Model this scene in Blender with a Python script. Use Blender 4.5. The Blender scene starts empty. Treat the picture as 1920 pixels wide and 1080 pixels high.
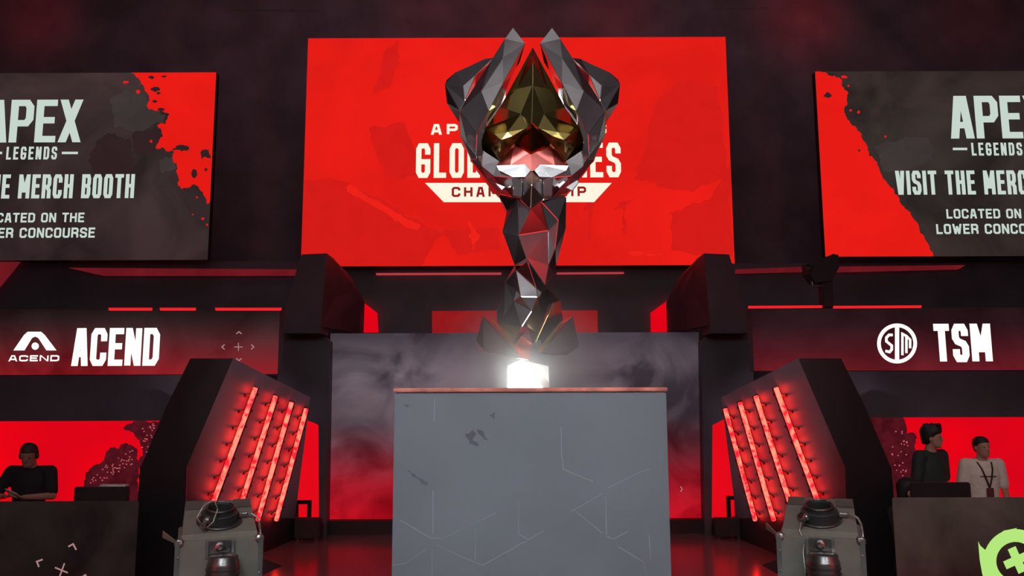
import bpy, bmesh, math, random
from mathutils import Vector, Matrix
random.seed(7)
R = math.radians
C = bpy.context.scene.collection

# ------------------------------------------------------------------ camera
F = 1500.0; PITCH = R(7.6); ROLL = R(0.2); EYE = Vector((0, 0, 1.9))
FWD = Vector((0, math.cos(PITCH), math.sin(PITCH)))
UP0 = Vector((0, -math.sin(PITCH), math.cos(PITCH))); RT0 = Vector((1, 0, 0))
UP = UP0*math.cos(ROLL) + RT0*math.sin(ROLL)
RT = RT0*math.cos(ROLL) - UP0*math.sin(ROLL)
def ray(px, py): return FWD + RT*((px-960)/F) + UP*((540-py)/F)
def P(px, py, Y):
    d = ray(px, py); return EYE + d*(Y/d.y)
def PP(px, py, pt, n):
    d = ray(px, py); return EYE + d*((pt-EYE).dot(n)/d.dot(n))
cd = bpy.data.cameras.new('camera'); cd.sensor_width = 36; cd.lens = F/1920*36; cd.clip_end = 100
cam = bpy.data.objects.new('camera', cd); C.objects.link(cam)
m = Matrix((RT, UP, -FWD)).transposed().to_4x4(); m.translation = EYE
cam.matrix_world = m; bpy.context.scene.camera = cam

# ------------------------------------------------------------------ world, exposure
vs = bpy.context.scene.view_settings
vs.view_transform = 'Standard'; vs.look = 'None'; vs.gamma = 1; vs.use_curve_mapping = False; vs.exposure = 0
w = bpy.data.worlds.new('arena_air'); bpy.context.scene.world = w; w.use_nodes = True
w.node_tree.nodes['Background'].inputs[0].default_value = (0.052, 0.046, 0.050, 1)
w.node_tree.nodes['Background'].inputs[1].default_value = 1.0

def S(c): return tuple(((x/255)/12.92 if x/255 <= .04045 else ((x/255+.055)/1.055)**2.4) for x in c)
# ------------------------------------------------------------------ lamps
def area(name, loc, aim, size, power, col=(255, 255, 255), size_y=None, spread=180):
    l = bpy.data.lights.new(name, 'AREA'); l.energy = power; l.color = S(col); l.size = size
    if size_y: l.shape = 'RECTANGLE'; l.size_y = size_y
    l.spread = R(spread)
    o = bpy.data.objects.new(name, l); C.objects.link(o); o.location = loc
    o.rotation_euler = (Vector(aim)-Vector(loc)).to_track_quat('-Z', 'Y').to_euler(); return o
def spot(name, loc, aim, power, ang, col=(255, 255, 255), blend=.5, r=.1):
    l = bpy.data.lights.new(name, 'SPOT'); l.energy = power; l.color = S(col); l.spot_size = R(ang); l.spot_blend = blend; l.shadow_soft_size = r
    o = bpy.data.objects.new(name, l); C.objects.link(o); o.location = loc
    o.rotation_euler = (Vector(aim)-Vector(loc)).to_track_quat('-Z', 'Y').to_euler(); return o
area('front_wash_lamp', (-1.2, -2.2, 5.6), (0.1, 3.6, 1.4), 1.2, 27, (236, 248, 255), spread=70)
area('front_wash_lamp', (2.0, -2.2, 5.4), (0.1, 3.6, 1.4), 1.0, 18, (236, 244, 255), spread=70)
for i in range(5):
    area('truss_lamp', (-2.4+.55*i, -3.0, 4.2+.16*i), (0, 4, 2.6), .16, 3, (255, 250, 240))
for s_ in (-1, 1): spot('added_pylon_spot', (-s_*5.6, -1.5, 5.2), (s_*2.62, 9, 1.75), 2300, 11, (240, 238, 255), .6)  # unseen spots added to brighten the grey pylon panels
spot('added_person_spot', (4.2, 1.0, 5.5), (5.2, 9.1, 1.0), 260, 14, (255, 236, 220), .8)  # unseen spot added to brighten the person in the pale shirt
area('added_wall_fill', (0, 9.5, 9.9), (0, 14.5, 4.5), 14, 62, (214, 188, 198), 1)  # unseen panel added to lift the dark back wall
area('added_soft_panel', (0, -1.0, 8.2), (0.1, 1.5, 2.5), 9, 62, (246, 246, 246), 8)  # large unseen panel added to give the chrome grey reflections
area('red_side_wash', (4.6, 0.2, 2.9), (0.1, 3.9, 2.4), 2.4, 40, (255, 40, 40), 3.6)
area('red_side_wash', (-4.6, 0.2, 2.4), (0.1, 3.9, 2.2), 2.0, 28, (255, 40, 40), 3.0)
for px, e in ((-10, 9), (790, 5), (965, 7), (1165, 9), (1555, 14), (1900, 3)):
    q = P(px, -40, 13.2); spot('red_ceiling_spot', q, (q.x, 14.5, q.z-.1), e, 95, (255, 40, 45), 1, .2)

# ------------------------------------------------------------------ materials
def nodes(name):
    m = bpy.data.materials.new(name); m.use_nodes = True; nt = m.node_tree
    for n in list(nt.nodes): nt.nodes.remove(n)
    out = nt.nodes.new('ShaderNodeOutputMaterial'); return m, nt, out
def noise(nt, scale, detail=4, dist=0.0, vec=None):
    tc = nt.nodes.new('ShaderNodeTexCoord'); n = nt.nodes.new('ShaderNodeTexNoise')
    n.inputs['Scale'].default_value = scale; n.inputs['Detail'].default_value = detail; n.inputs['Distortion'].default_value = dist
    nt.links.new(tc.outputs['Object'], n.inputs['Vector']); return n
def ramp(nt, src, stops):
    r = nt.nodes.new('ShaderNodeValToRGB'); cr = r.color_ramp
    while len(cr.elements) < len(stops): cr.elements.new(.5)
    for e, (p, c) in zip(cr.elements, stops): e.position = p; e.color = (*c, 1)
    nt.links.new(src, r.inputs[0]); return r
def surf(name, c, rough=.6, metal=0.0, var=.25, scale=6, bump=0.0, spec=.5, c2=None):
    m, nt, out = nodes(name); b = nt.nodes.new('ShaderNodeBsdfPrincipled'); nt.links.new(b.outputs[0], out.inputs[0])
    c = S(c); n = noise(nt, scale)
    d = S(c2) if c2 else tuple(x*(1-var) for x in c)
    u = c if c2 else tuple(min(1, x*(1+var)) for x in c)
    r = ramp(nt, n.outputs[0], [(.3, d), (.7, u)]); nt.links.new(r.outputs[0], b.inputs['Base Color'])
    rr = nt.nodes.new('ShaderNodeMapRange'); rr.inputs[3].default_value = max(.02, rough*.85); rr.inputs[4].default_value = min(1, rough*1.15)
    nt.links.new(n.outputs[0], rr.inputs[0]); nt.links.new(rr.outputs[0], b.inputs['Roughness'])
    b.inputs['Metallic'].default_value = metal; b.inputs['Specular IOR Level'].default_value = spec
    if bump:
        bp = nt.nodes.new('ShaderNodeBump'); bp.inputs['Strength'].default_value = bump; bp.inputs['Distance'].default_value = .02
        n2 = noise(nt, scale*12, 2); nt.links.new(n2.outputs[0], bp.inputs['Height']); nt.links.new(bp.outputs[0], b.inputs['Normal'])
    return m
def glow(name, c, k=1.0, var=0.0, scale=2, c2=None, raw=None):
    m, nt, out = nodes(name); e = nt.nodes.new('ShaderNodeEmission'); nt.links.new(e.outputs[0], out.inputs[0])
    a = raw if raw else S(c)
    e.inputs[0].default_value = (*a, 1); e.inputs[1].default_value = k
    if var or c2:
        n = noise(nt, scale, 5, .6)
        b = S(c2) if c2 else tuple(x*(1-var) for x in a)
        r = ramp(nt, n.outputs[0], [(.35, b), (.62, a)]); nt.links.new(r.outputs[0], e.inputs[0])
    return m
def picture(name, z0, z1, stops, cloud=None, scale=1.2, cstops=None, mix='MULTIPLY', fac=1.0):
    """displayed picture: vertical colour bands z0..z1 (local metres) with cloudy variation"""
    m, nt, out = nodes(name); e = nt.nodes.new('ShaderNodeEmission'); nt.links.new(e.outputs[0], out.inputs[0])
    tc = nt.nodes.new('ShaderNodeTexCoord'); sx = nt.nodes.new('ShaderNodeSeparateXYZ'); nt.links.new(tc.outputs['Object'], sx.inputs[0])
    n = noise(nt, scale, 6, .8)
    wob = nt.nodes.new('ShaderNodeMath'); wob.operation = 'MULTIPLY_ADD'; wob.inputs[1].default_value = (z1-z0)*.35; wob.inputs[2].default_value = -(z1-z0)*.175
    nt.links.new(n.outputs[0], wob.inputs[0]); ad = nt.nodes.new('ShaderNodeMath'); ad.operation = 'ADD'
    nt.links.new(sx.outputs[2], ad.inputs[0]); nt.links.new(wob.outputs[0], ad.inputs[1])
    mr = nt.nodes.new('ShaderNodeMapRange'); mr.inputs[1].default_value = z0; mr.inputs[2].default_value = z1; nt.links.new(ad.outputs[0], mr.inputs[0])
    r = ramp(nt, mr.outputs[0], [(p, S(c)) for p, c in stops])
    r2 = ramp(nt, n.outputs[0], cstops or [(.35, (.55, .55, .55)), (.65, (1.25, 1.2, 1.2))])
    mx = nt.nodes.new('ShaderNodeMix'); mx.data_type = 'RGBA'; mx.blend_type = mix; mx.inputs[0].default_value = fac
    nt.links.new(r.outputs[0], mx.inputs[6]); nt.links.new(r2.outputs[0], mx.inputs[7]); nt.links.new(mx.outputs[2], e.inputs[0])
    return m

M = dict(
    wall=surf('black_drape', (128, 106, 116), .9, bump=.2, scale=1.5),
    deck=surf('glossy_black_deck', (96, 74, 78), .2, scale=1.2, var=.4, spec=.7),
    pit=surf('pit_floor', (22, 20, 22), .7),
    set=surf('matte_black_panel', (86, 76, 84), .55, scale=2),
    set2=surf('dark_plum_panel', (74, 54, 64), .5, scale=2),
    black=surf('black_paint', (30, 27, 30), .5),
    grey=surf('grey_panel', (96, 88, 92), .45, scale=2.5, var=.15),
    plinth=surf('slate_plinth', (120, 130, 136), .5, scale=2.2, var=.1, bump=.03),
    line=surf('scored_line', (148, 155, 158), .5),
    scuff=surf('scuff_mark', (96, 103, 110), .7),
    copper=surf('copper_edge', (232, 150, 134), .5, 1.0, var=.3, scale=14),
    chrome=surf('smoked_chrome', (214, 206, 208), .2, 1.0, var=.12, scale=5),
    gold=surf('dark_gold', (150, 132, 80), .16, 1.0, var=.12, scale=5),
    eyegold=surf('bright_gold', (245, 215, 130), .22, 1.0, var=.1),
    pinkglint=surf('chrome_pink_glint', (240, 130, 120), .3, 1.0, var=.1),  # pink reflection on the chrome, put into the metal's colour
    silver=surf('polished_silver', (235, 232, 230), .28, 1.0, var=.1),
    case=surf('grey_case', (124, 118, 108), .5, scale=8, var=.15, bump=.05),
    case2=surf('darker_grey', (92, 86, 80), .6),  # slightly darker grey than the case, for the lid plates
    leg=surf('pylon_black', (24, 17, 20), .5),
    rubber=surf('black_rubber', (48, 46, 46), .5),
    alu=surf('aluminium', (200, 198, 192), .3, 1.0),
    hose=surf('braided_hose', (165, 160, 150), .4, .7, scale=60),
    tank=surf('gunmetal', (120, 116, 114), .32, .9),
    skin=surf('skin', (186, 140, 120), .55, var=.06),
    hair=surf('dark_hair', (34, 27, 26), .6, scale=40),
    brown=surf('brown_hair', (70, 50, 42), .6, scale=40),
    tee=surf('black_cotton', (40, 36, 38), .85, scale=20),
    jersey=surf('dark_jersey', (48, 52, 52), .8, scale=20),
    white=surf('white_cotton', (236, 224, 212), .85, scale=20, var=.08),
    trouser=surf('dark_denim', (38, 38, 46), .85, scale=20),
    lanyard=surf('lanyard_band', (60, 30, 34), .7),
    badge=surf('badge_card', (96, 50, 46), .5),
    eye=surf('dark_eye', (25, 20, 20), .2),
    monitor=surf('monitor_plastic', (34, 30, 32), .5),
    paper=surf('paper', (210, 200, 196), .8),
    red=glow('red_led', (236, 28, 22), 1, .1, .9),
    redpic=glow('red_led_picture', (236, 30, 23), 1, c2=(218, 27, 22), scale=.55),
    redback=glow('red_backdrop_led', (246, 4, 18), 1, c2=(205, 4, 26), scale=.5),
    redcol=glow('red_column_led', (240, 10, 24), 1, c2=(214, 8, 26), scale=.5),
    reddim=glow('dim_red_led', (150, 24, 28), 1, .25, 2),
    reddim2=glow('faint_red_led', (112, 24, 32), 1, .25, 1.5),
    redline=glow('red_light_line', (238, 36, 44), 1.0),
    redlow=glow('dull_red_line', (176, 60, 66), 1.0),
    shade=glow('darker_red_picture', (214, 28, 24), 1, .05, 3),
    shade2=glow('brighter_red_picture', (237, 34, 26), 1),
    dark=glow('dark_picture', (50, 34, 36), 1, .1, 3),
    maroon=glow('maroon_picture', (84, 20, 30), 1, .4, 9),
    leaf=glow('pale_speckle_picture', (190, 90, 96), 1),
    smoke=glow('smoky_picture', (64, 56, 54), 1, .2, 2),
    mint=glow('pale_mint_lettering', (198, 214, 204), 1),
    cream=glow('cream_lettering', (255, 246, 224), 1),
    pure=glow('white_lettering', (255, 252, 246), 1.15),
    wine=glow('dark_red_lettering', (150, 30, 30), 1),
    mark=glow('faint_mark', (168, 128, 128), 1),
    green=glow('lime_emblem', (180, 232, 124), 1),
    emblemdark=glow('emblem_dark', (44, 28, 26), 1),
    lit=glow('foot_glare', (255, 255, 250), 22),  # white glow stands for floodlights mirrored in the trophy foot
)

# ------------------------------------------------------------------ object helpers
HAZE = 3.6
ORG = {}; BND = {}
def meta(o, label=None, cat=None, group=None, kind=None):
    if label: o['label'] = label
    if cat: o['category'] = cat
    if group: o['group'] = group
    if kind: o['kind'] = kind
    return o
def thing(name, loc, label, cat, group=None):
    o = bpy.data.objects.new(name, None); C.objects.link(o); o.location = loc; o.empty_display_size = .1
    ORG[o] = Vector(loc); return meta(o, label, cat, group)
def mesh(name, bm, mat, parent=None, smooth=False, org=None):
    if parent is not None: org = ORG[parent]
    elif org is None:
        xs = [v.co for v in bm.verts]
        lo = Vector((min(v.x for v in xs), min(v.y for v in xs), min(v.z for v in xs))); hi = Vector((max(v.x for v in xs), max(v.y for v in xs), max(v.z for v in xs)))
        org = Vector(((lo.x+hi.x)/2, (lo.y+hi.y)/2, lo.z))
    org = Vector(org); bmesh.ops.translate(bm, verts=bm.verts, vec=-org)
    me = bpy.data.meshes.new(name); bm.to_mesh(me); bm.free(); me.materials.append(M[mat] if isinstance(mat, str) else mat)
    if smooth:
        for p in me.polygons: p.use_smooth = True
    o = bpy.data.objects.new(name, me); C.objects.link(o); ORG[o] = org
    if parent is not None: o.parent = parent
    else: o.location = org
    return o
def BM(): return bmesh.new()
def box(bm, lo, hi, bev=0.0):
    lo = Vector(lo); hi = Vector(hi)
    r = bmesh.ops.create_cube(bm, size=1, matrix=Matrix.Translation((lo+hi)/2) @ Matrix.Diagonal((*(hi-lo), 1)))
    if bev:
        es = {e for v in r['verts'] for e in v.link_edges}
        bmesh.ops.bevel(bm, geom=list(es), offset=bev, segments=2, affect='EDGES')
    return bm
def poly(bm, pts):
    vs = [bm.verts.new(p) for p in pts]; return bm.faces.new(vs)
def prism(bm, front, back):
    n = len(front); a = [bm.verts.new(p) for p in front]; b = [bm.verts.new(p) for p in back]
    bm.faces.new(a); bm.faces.new(b[::-1])
    for i in range(n): bm.faces.new((a[i], b[i], b[(i+1) % n], a[(i+1) % n]))
    bmesh.ops.recalc_face_normals(bm, faces=bm.faces); return bm
def slab(bm, pts, Y0, dY):
    """pixel outline at depth Y0 given real thickness dY"""
    f = [P(x, y, Y0) for x, y in pts]; return prism(bm, f, [p+Vector((0, dY, 0)) for p in f])
def tube(bm, pts, r, seg=10, cap=True):
    pts = [Vector(p) for p in pts]; rs = r if isinstance(r, (list, tuple)) else [r]*len(pts); rings = []
    up = None
    for i, p in enumerate(pts):
        d = (pts[min(i+1, len(pts)-1)]-pts[max(i-1, 0)]).normalized()
        if up is None: up = d.orthogonal().normalized()
        up = (up-d*up.dot(d)).normalized(); s = d.cross(up)
        rings.append([bm.verts.new(p+(up*math.cos(t)+s*math.sin(t))*rs[i]) for t in [2*math.pi*k/seg for k in range(seg)]])
    for a, b in zip(rings, rings[1:]):
        for k in range(seg): bm.faces.new((a[k], a[(k+1) % seg], b[(k+1) % seg], b[k]))
    if cap: bm.faces.new(rings[0][::-1]); bm.faces.new(rings[-1])
    return bm
def lathe(bm, prof, org, axis=(0, 0, 1), seg=28, close=False):
    ax = Vector(axis).normalized(); u = ax.orthogonal().normalized(); v = ax.cross(u); org = Vector(org); rings = []
    for r, h in prof: rings.append([bm.verts.new(org+ax*h+(u*math.cos(t)+v*math.sin(t))*max(r, 1e-4)) for t in [2*math.pi*k/seg for k in range(seg)]])
    pr = list(zip(rings, rings[1:]))
    if close: pr.append((rings[-1], rings[0]))
    for a, b in pr:
        for k in range(seg): bm.faces.new((a[k], a[(k+1) % seg], b[(k+1) % seg], b[k]))
    bmesh.ops.recalc_face_normals(bm, faces=bm.faces); return bm
def rough_edge(pts, amp, lev=3):
    for l in range(lev):
        q = []
        for a, b in zip(pts, pts[1:]+pts[:1]):
            q.append(a); d = math.hypot(b[0]-a[0], b[1]-a[1])
            k = min(amp, d*.22); q.append(((a[0]+b[0])/2+random.uniform(-k, k), (a[1]+b[1])/2+random.uniform(-k, k)))
        pts = q
    return pts
def decal(name, polys, Y, mat, parent, amp=0, lev=3, keep=None):
    bm = BM()
    for p in polys:
        q = rough_edge(list(p), amp, lev) if amp else p
        q = [P(x, y, Y) for x, y in q]
        if parent in BND:
            x0, x1, z0, z1 = BND[parent]
            q = [Vector((min(max(v.x, x0), x1), v.y, min(max(v.z, z0), z1))) for v in q]
        poly(bm, q)
    for f in bm.faces:
        f.normal_update()
        if f.normal.y > 0: f.normal_flip()
    return mesh(name, bm, mat, parent)
def blob(x, y, rx, ry, n=9): return [(x+rx*math.cos(t)*random.uniform(.7, 1.2), y+ry*math.sin(t)*random.uniform(.7, 1.2)) for t in [2*math.pi*k/n for k in range(n)]]

# ------------------------------------------------------------------ lettering from strokes
G = {
 'A': (1, [[(.34, 1), (.66, 1)], [(.14, .28), (.86, .28)]]), 'B': (1, [[(0, 0), (0, 1), (.85, 1), (1, .88), (1, .62), (.85, .52), (0, .52)], [(.85, .52), (1, .4), (1, .12), (.85, 0), (0, 0)]]),
 'C': (1, [[(1, .68), (1, .88), (.8, 1), (.2, 1), (0, .88), (0, .12), (.2, 0), (.8, 0), (1, .12), (1, .32)]]), 'D': (1, [[(0, 0), (0, 1), (.75, 1), (1, .86), (1, .14), (.75, 0), (0, 0), (0, .2)]]),
 'E': (.9, [[(1, 1), (0, 1), (0, 0), (1, 0)], [(0, .52), (.85, .52)]]), 'G': (1, [[(1, .7), (1, .88), (.8, 1), (.2, 1), (0, .88), (0, .12), (.2, 0), (.8, 0), (1, .12), (1, .46), (.5, .46)]]),
 'H': (1, [[(0, -.09), (0, 1.09)], [(1, -.09), (1, 1.09)], [(0, .52), (1, .52)]]), 'I': (.36, [[(.5, -.09), (.5, 1.09)]]), 'L': (.86, [[(0, 1.09), (0, 0), (1, 0)]]),
 'M': (1.25, [[(0, -.09), (0, 1.09)], [(1, -.09), (1, 1.09)]]), 'N': (1, [[(0, -.09), (0, 1.09)], [(1, 1.09), (1, -.09)]]),
 'O': (1, [[(.5, 1), (.2, 1), (0, .88), (0, .12), (.2, 0), (.8, 0), (1, .12), (1, .88), (.8, 1), (.48, 1)]]), 'P': (1, [[(0, -.09), (0, 1), (.8, 1), (1, .88), (1, .56), (.8, .44), (0, .44)]]),
 'R': (1, [[(0, -.09), (0, 1), (.8, 1), (1, .88), (1, .6), (.8, .48), (0, .48)], [(.6, .46), (1, .3), (1, -.09)]]), 'S': (1, [[(1, .72), (1, .88), (.8, 1), (.2, 1), (0, .88), (0, .66), (.2, .55), (.8, .47), (1, .36), (1, .12), (.8, 0), (.2, 0), (0, .12), (0, .3)]]),
 'T': (.95, [[(0, 1), (1, 1)], [(.5, 1), (.5, -.09)]]), 'U': (1, [[(0, 1.09), (0, .12), (.2, 0), (.8, 0), (1, .12), (1, 1.09)]]), 'V': (1, [[(.36, 0), (.64, 0)]]),
 'W': (1.3, []), 'X': (1, []), ' ': (.5, []),
}
DIAG = {'A': [((0, -1), (.36, 2)), ((1, -1), (.64, 2))], 'V': [((0, 2), (.38, -1)), ((1, 2), (.62, -1))], 'X': [((.02, -1), (.98, 2)), ((.02, 2), (.98, -1))], 'N': [((.0, 2), (1, -1))],
        'M': [((.0, 2), (.5, .2)), ((1, 2), (.5, .2))], 'W': [((0, 2), (.25, -1)), ((.25, -1), (.5, .85)), ((.5, .85), (.75, -1)), ((.75, -1), (1, 2))]}
def stroke(pts, tx, ty):
    """mitred ribbon around a polyline; returns quads"""
    pts = [Vector((x, y)) for x, y in pts]; L = []; Rr = []
    for i, p in enumerate(pts):
        a = (p-pts[i-1]).normalized() if i else None; b = (pts[i+1]-p).normalized() if i < len(pts)-1 else None
        na = Vector((-a.y, a.x)) if a else None; nb = Vector((-b.y, b.x)) if b else None
        if na is None: n = nb
        elif nb is None: n = na
        else:
            n = (na+nb); n = n.normalized() if n.length > .05 else nb; n = n/max(.45, n.dot(nb))
        o = Vector((n.x*tx/2, n.y*ty/2)); L.append(p+o); Rr.append(p-o)
    return [(Rr[i], Rr[i+1], L[i+1], L[i]) for i in range(len(pts)-1)]
def text_into(bm, s, X0, X1, Z0, Z1, Y, wt=.16, gap=.22, ty=None):
    """fill the world rectangle with a word; wt = stroke / letter height"""
    H = Z1-Z0; t = wt*H; tv = (ty or wt)*H
    tot = sum(G[c][0] for c in s); k = (X1-X0)/(tot+gap*(len(s)-1)); x = X0
    for c in s:
        gw, ln = G[c]; wdt = gw*k
        for pl in ln:
            q = [(x+t/2+a*(wdt-t), Z0+tv/2+b*(H-tv)) for a, b in pl]
            for i, j in ((0, 1), (-1, -2)):             # level free ends reach the letter's edge
                if pl[i][1] == pl[j][1]: q[i] = (q[i][0]+math.copysign(t/2, q[i][0]-q[j][0]), q[i][1])
            for quad in stroke(q, t, tv): poly(bm, [(v.x, Y, min(max(v.y, Z0), Z1)) for v in quad])
        for (a0, b0), (a1, b1) in DIAG.get(c, ()):
            zz = [Z0 if b < 0 else Z1 if b > 1 else Z0+tv/2+b*(H-tv) for b in (b0, b1)]; xx = [x+t/2+a*(wdt-t) for a in (a0, a1)]; h = t*.53
            poly(bm, [(xx[0]-h, Y, zz[0]), (xx[0]+h, Y, zz[0]), (xx[1]+h, Y, zz[1]), (xx[1]-h, Y, zz[1])])
        x += wdt+gap*k
    return bm
def text(s, x0, x1, y0, y1, Y, mat, parent, wt=.16, gap=.22, name='lettering', ty=None):
    a = P(x0, (y0+y1)/2, Y); b = P(x1, (y0+y1)/2, Y); xm = (x0+x1)/2
    zt = P(xm, y0, Y).z; zb = P(xm, y1, Y).z
    return mesh(name, text_into(BM(), s, a.x, b.x, zb, zt, Y, wt, gap, ty), mat, parent)
def pxstroke(bm, pts, Y, wpx):
    k = wpx*Y/F; q = [P(x, y, Y) for x, y in pts]
    for quad in stroke([(v.x, v.z) for v in q], k, k): poly(bm, [(v.x, Y, v.y) for v in quad])
    return bm

# ------------------------------------------------------------------ the setting
def struct(name, bm, mat, label=None):
    o = mesh(name, bm, mat); o['kind'] = 'structure'
    if label: o['label'] = label
    return o
struct('wall_back', box(BM(), (-24, 14.5, -.4), (24, 14.8, 10.2)), 'wall', 'black draped wall behind the stage screens')
struct('ceiling', box(BM(), (-24, 7, 10.2), (24, 14.8, 10.4)), 'wall')
struct('floor', box(BM(), (-24, -4, -.6), (24, 14.8, -.4)), 'pit', 'dark arena floor')
# glossy stage deck with the two wedge-shaped gaps in its front corners
dl = [P(300, 990, 11.6), P(1640, 990, 11.6)]
def fl(px, py, z=0.0):
    d = ray(px, py); return EYE+d*((z-EYE.z)/d.z)
out = [(-3.25, 13.3), (3.4, 13.3), (3.4, 9.6)]
out += [tuple(fl(1462, 1047)[:2]), tuple(fl(1428, 1060)[:2]), tuple(fl(1470, 1083)[:2]), (3.0, 8.15), (-2.6, 8.15)]
out += [tuple(fl(482, 1083)[:2]), tuple(fl(530, 1061)[:2]), tuple(fl(490, 1046)[:2]), (-3.25, 9.6)]
bm = BM(); prism(bm, [(x, y, 0) for x, y in out], [(x, y, -.39) for x, y in out])
struct('trim_1', bm, 'deck', 'glossy black stage deck reflecting the red screens')
# riser in front on which the plinth and the effect machines stand
struct('trim_2', box(BM(), (-3.2, -1.5, -.4), (3.2, 5.2, .55)), 'black')
# dark fascia under the centre screen and under the side screens
def wbox(x0, y0, x1, y1, Y, dY, bev=0):
    a = P(x0, (y0+y1)/2, Y); b = P(x1, (y0+y1)/2, Y); xm = (x0+x1)/2
    return box(BM(), (a.x, Y, P(xm, y1, Y).z), (b.x, Y+dY, P(xm, y0, Y).z), bev)
b_ = wbox(540, 500, 1400, 800, 13.3, .3); struct('trim_3', b_, 'set', 'dark fascia below the centre screen')
for n, (x0, x1) in enumerate(((-700, 556), (1378, 2600))):
    struct('trim_%d' % (4+n), wbox(x0, 492, x1, 800, 12.7, .3), 'set', 'dark fascia below the %s screen' % ('left', 'right')[n])
# skirting below the back screen
struct('trim_6', box(BM(), (-2.9, 11.35, 0), (3.0, 11.5, P(960, 973, 11.4).z-.01)), 'black', 'black kickboard below the back screen')

# ------------------------------------------------------------------ screens
def screen(name, label, x0, y0, x1, y1, Y, mat, dY=.14, cat='screen', group=None):
    a = P(x0, (y0+y1)/2, Y); b = P(x1, (y0+y1)/2, Y); xm = (x0+x1)/2; zt = P(xm, y0, Y).z; zb = P(xm, y1, Y).z
    t = thing(name, ((a.x+b.x)/2, Y+dY/2, zb), label, cat, group)
    BND[t] = (a.x, b.x, zb, zt)
    mesh('cabinet', box(BM(), (a.x, Y+.012, zb), (b.x, Y+dY, zt)), 'black', t)
    bm = BM(); poly(bm, [(a.x, Y, zb), (b.x, Y, zb), (b.x, Y, zt), (a.x, Y, zt)])
    sides = bmesh.ops.extrude_face_region(bm, geom=bm.faces[:])
    bmesh.ops.translate(bm, verts=[v for v in sides['geom'] if isinstance(v, bmesh.types.BMVert)], vec=(0, .012, 0)); bmesh.ops.recalc_face_normals(bm, faces=bm.faces)
    mesh('display', bm, mat, t)
    return t
MY = 13.0
main = screen('led_screen', 'large bright red centre screen behind the trophy, with white championship lettering', 571, 70.5, 1369, 498, MY, 'redpic')
e = .006
decal('picture_shapes', [
    [(566, 336), (650, 340), (760, 405), (830, 440), (790, 498), (566, 498)], [(830, 430), (935, 430), (940, 470), (860, 480)],
    [(1190, 335), (1200, 300), (1225, 200), (1270, 150), (1345, 160), (1366, 330), (1300, 360), (1230, 345)],
    [(1095, 395), (1100, 380), (1125, 372), (1112, 390), (1108, 450), (1102, 450), (1104, 395)],
    [(1150, 392), (1165, 378), (1190, 372), (1172, 388), (1176, 440), (1168, 440), (1168, 392)],
    [(1255, 398), (1290, 385), (1330, 375), (1370, 300), (1374, 480), (1260, 470)],
    [(700, 180), (725, 90), (745, 75), (748, 110), (735, 160)], [(690, 240), (760, 230), (790, 330), (720, 330)]], MY-.003, 'shade', main, 4, 3)
decal('highlight_shapes', [[(655, 345), (745, 400), (790, 425), (782, 432), (735, 408), (650, 358)], [(875, 415), (900, 440), (890, 470), (880, 440)], [(1180, 472), (1240, 474), (1240, 478), (1180, 476)]], MY-.004, 'shade2', main, 3, 3)
text('APEX LEGENDS', 808, 1137, 232, 252, MY-e, 'cream', main, .24, .45)
text('GLOBAL SERIES', 780, 1164, 268, 333, MY-e, 'cream', main, .15, .24)
decal('name_bar', [[(797, 343), (1147, 343), (1114, 379), (832, 379)]], MY-e, 'cream', main)
text('CHAMPIONSHIP', 847, 1099, 350, 369, MY-e-.004, 'wine', main, .22, .42)

SY = 12.4
side_l = picture('left_screen_picture', 0, 2.9, [(0, (54, 40, 42)), (.5, (58, 46, 46)), (1, (62, 48, 48))], scale=.8)
side_r = picture('right_screen_picture', 0, 2.9, [(0, (54, 44, 42)), (.5, (52, 46, 43)), (1, (54, 44, 42))], scale=.8)
sl = screen('led_screen', 'left side screen, dark with torn red corner and white merchandise notice', -281, 137, 397, 488, SY, side_l)
rs = screen('led_screen', 'right side screen, dark with long red wedge and white merchandise notice', 1538, 133, 2216, 480, SY, side_r)
kl = (0, 138.5, 404, 486)
decal('torn_red_area', [[(243, 128), (258, 146), (271, 166), (281, 187), (278, 204), (317, 213), (311, 233), (295, 234), (306, 255), (292, 278), (325, 283), (324, 292), (332, 317), (334, 349), (352, 352), (362, 345), (389, 384), (410, 340), (415, 296), (420, 200), (420, 125)],
    blob(236, 154, 5, 3), blob(259, 172, 5, 4), blob(283, 265, 3, 3), blob(361, 402, 1.5, 1.5), blob(380, 410, 3, 2.5), blob(388, 421, 2, 2), blob(369, 370, 2, 2)], SY-.003, 'red', sl, 6, 4)
decal('dark_flakes', [blob(284, 145, 6, 3), blob(292, 167, 9, 5), blob(297, 175, 4, 3), blob(302, 205, 7, 3), blob(290, 190, 5, 3), [(322, 280), (335, 272), (352, 274), (356, 281), (340, 284)], [(376, 284), (392, 281), (396, 297), (384, 294), (377, 298)], blob(364, 325, 6, 8), blob(386, 318, 3, 4), blob(308, 143, 5, 2)], SY-.005, 'dark', sl, 2, 3)
decal('smoke_shapes', [[(165, 300), (180, 265), (215, 250), (245, 262), (252, 300), (246, 330), (200, 335), (170, 325)], [(250, 245), (275, 240), (300, 246), (303, 262), (285, 285), (262, 292), (250, 275)], blob(224, 193, 8, 10), blob(230, 215, 6, 6)], SY-.002, 'dark', sl, 5, 3)
decal('pale_smoke', [[(205, 190), (240, 165), (270, 175), (280, 205), (310, 215), (308, 230), (285, 235), (250, 248), (215, 240)], [(298, 300), (325, 296), (328, 318), (305, 325)]], SY-.0025, 'smoke', sl, 5, 3)
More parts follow.
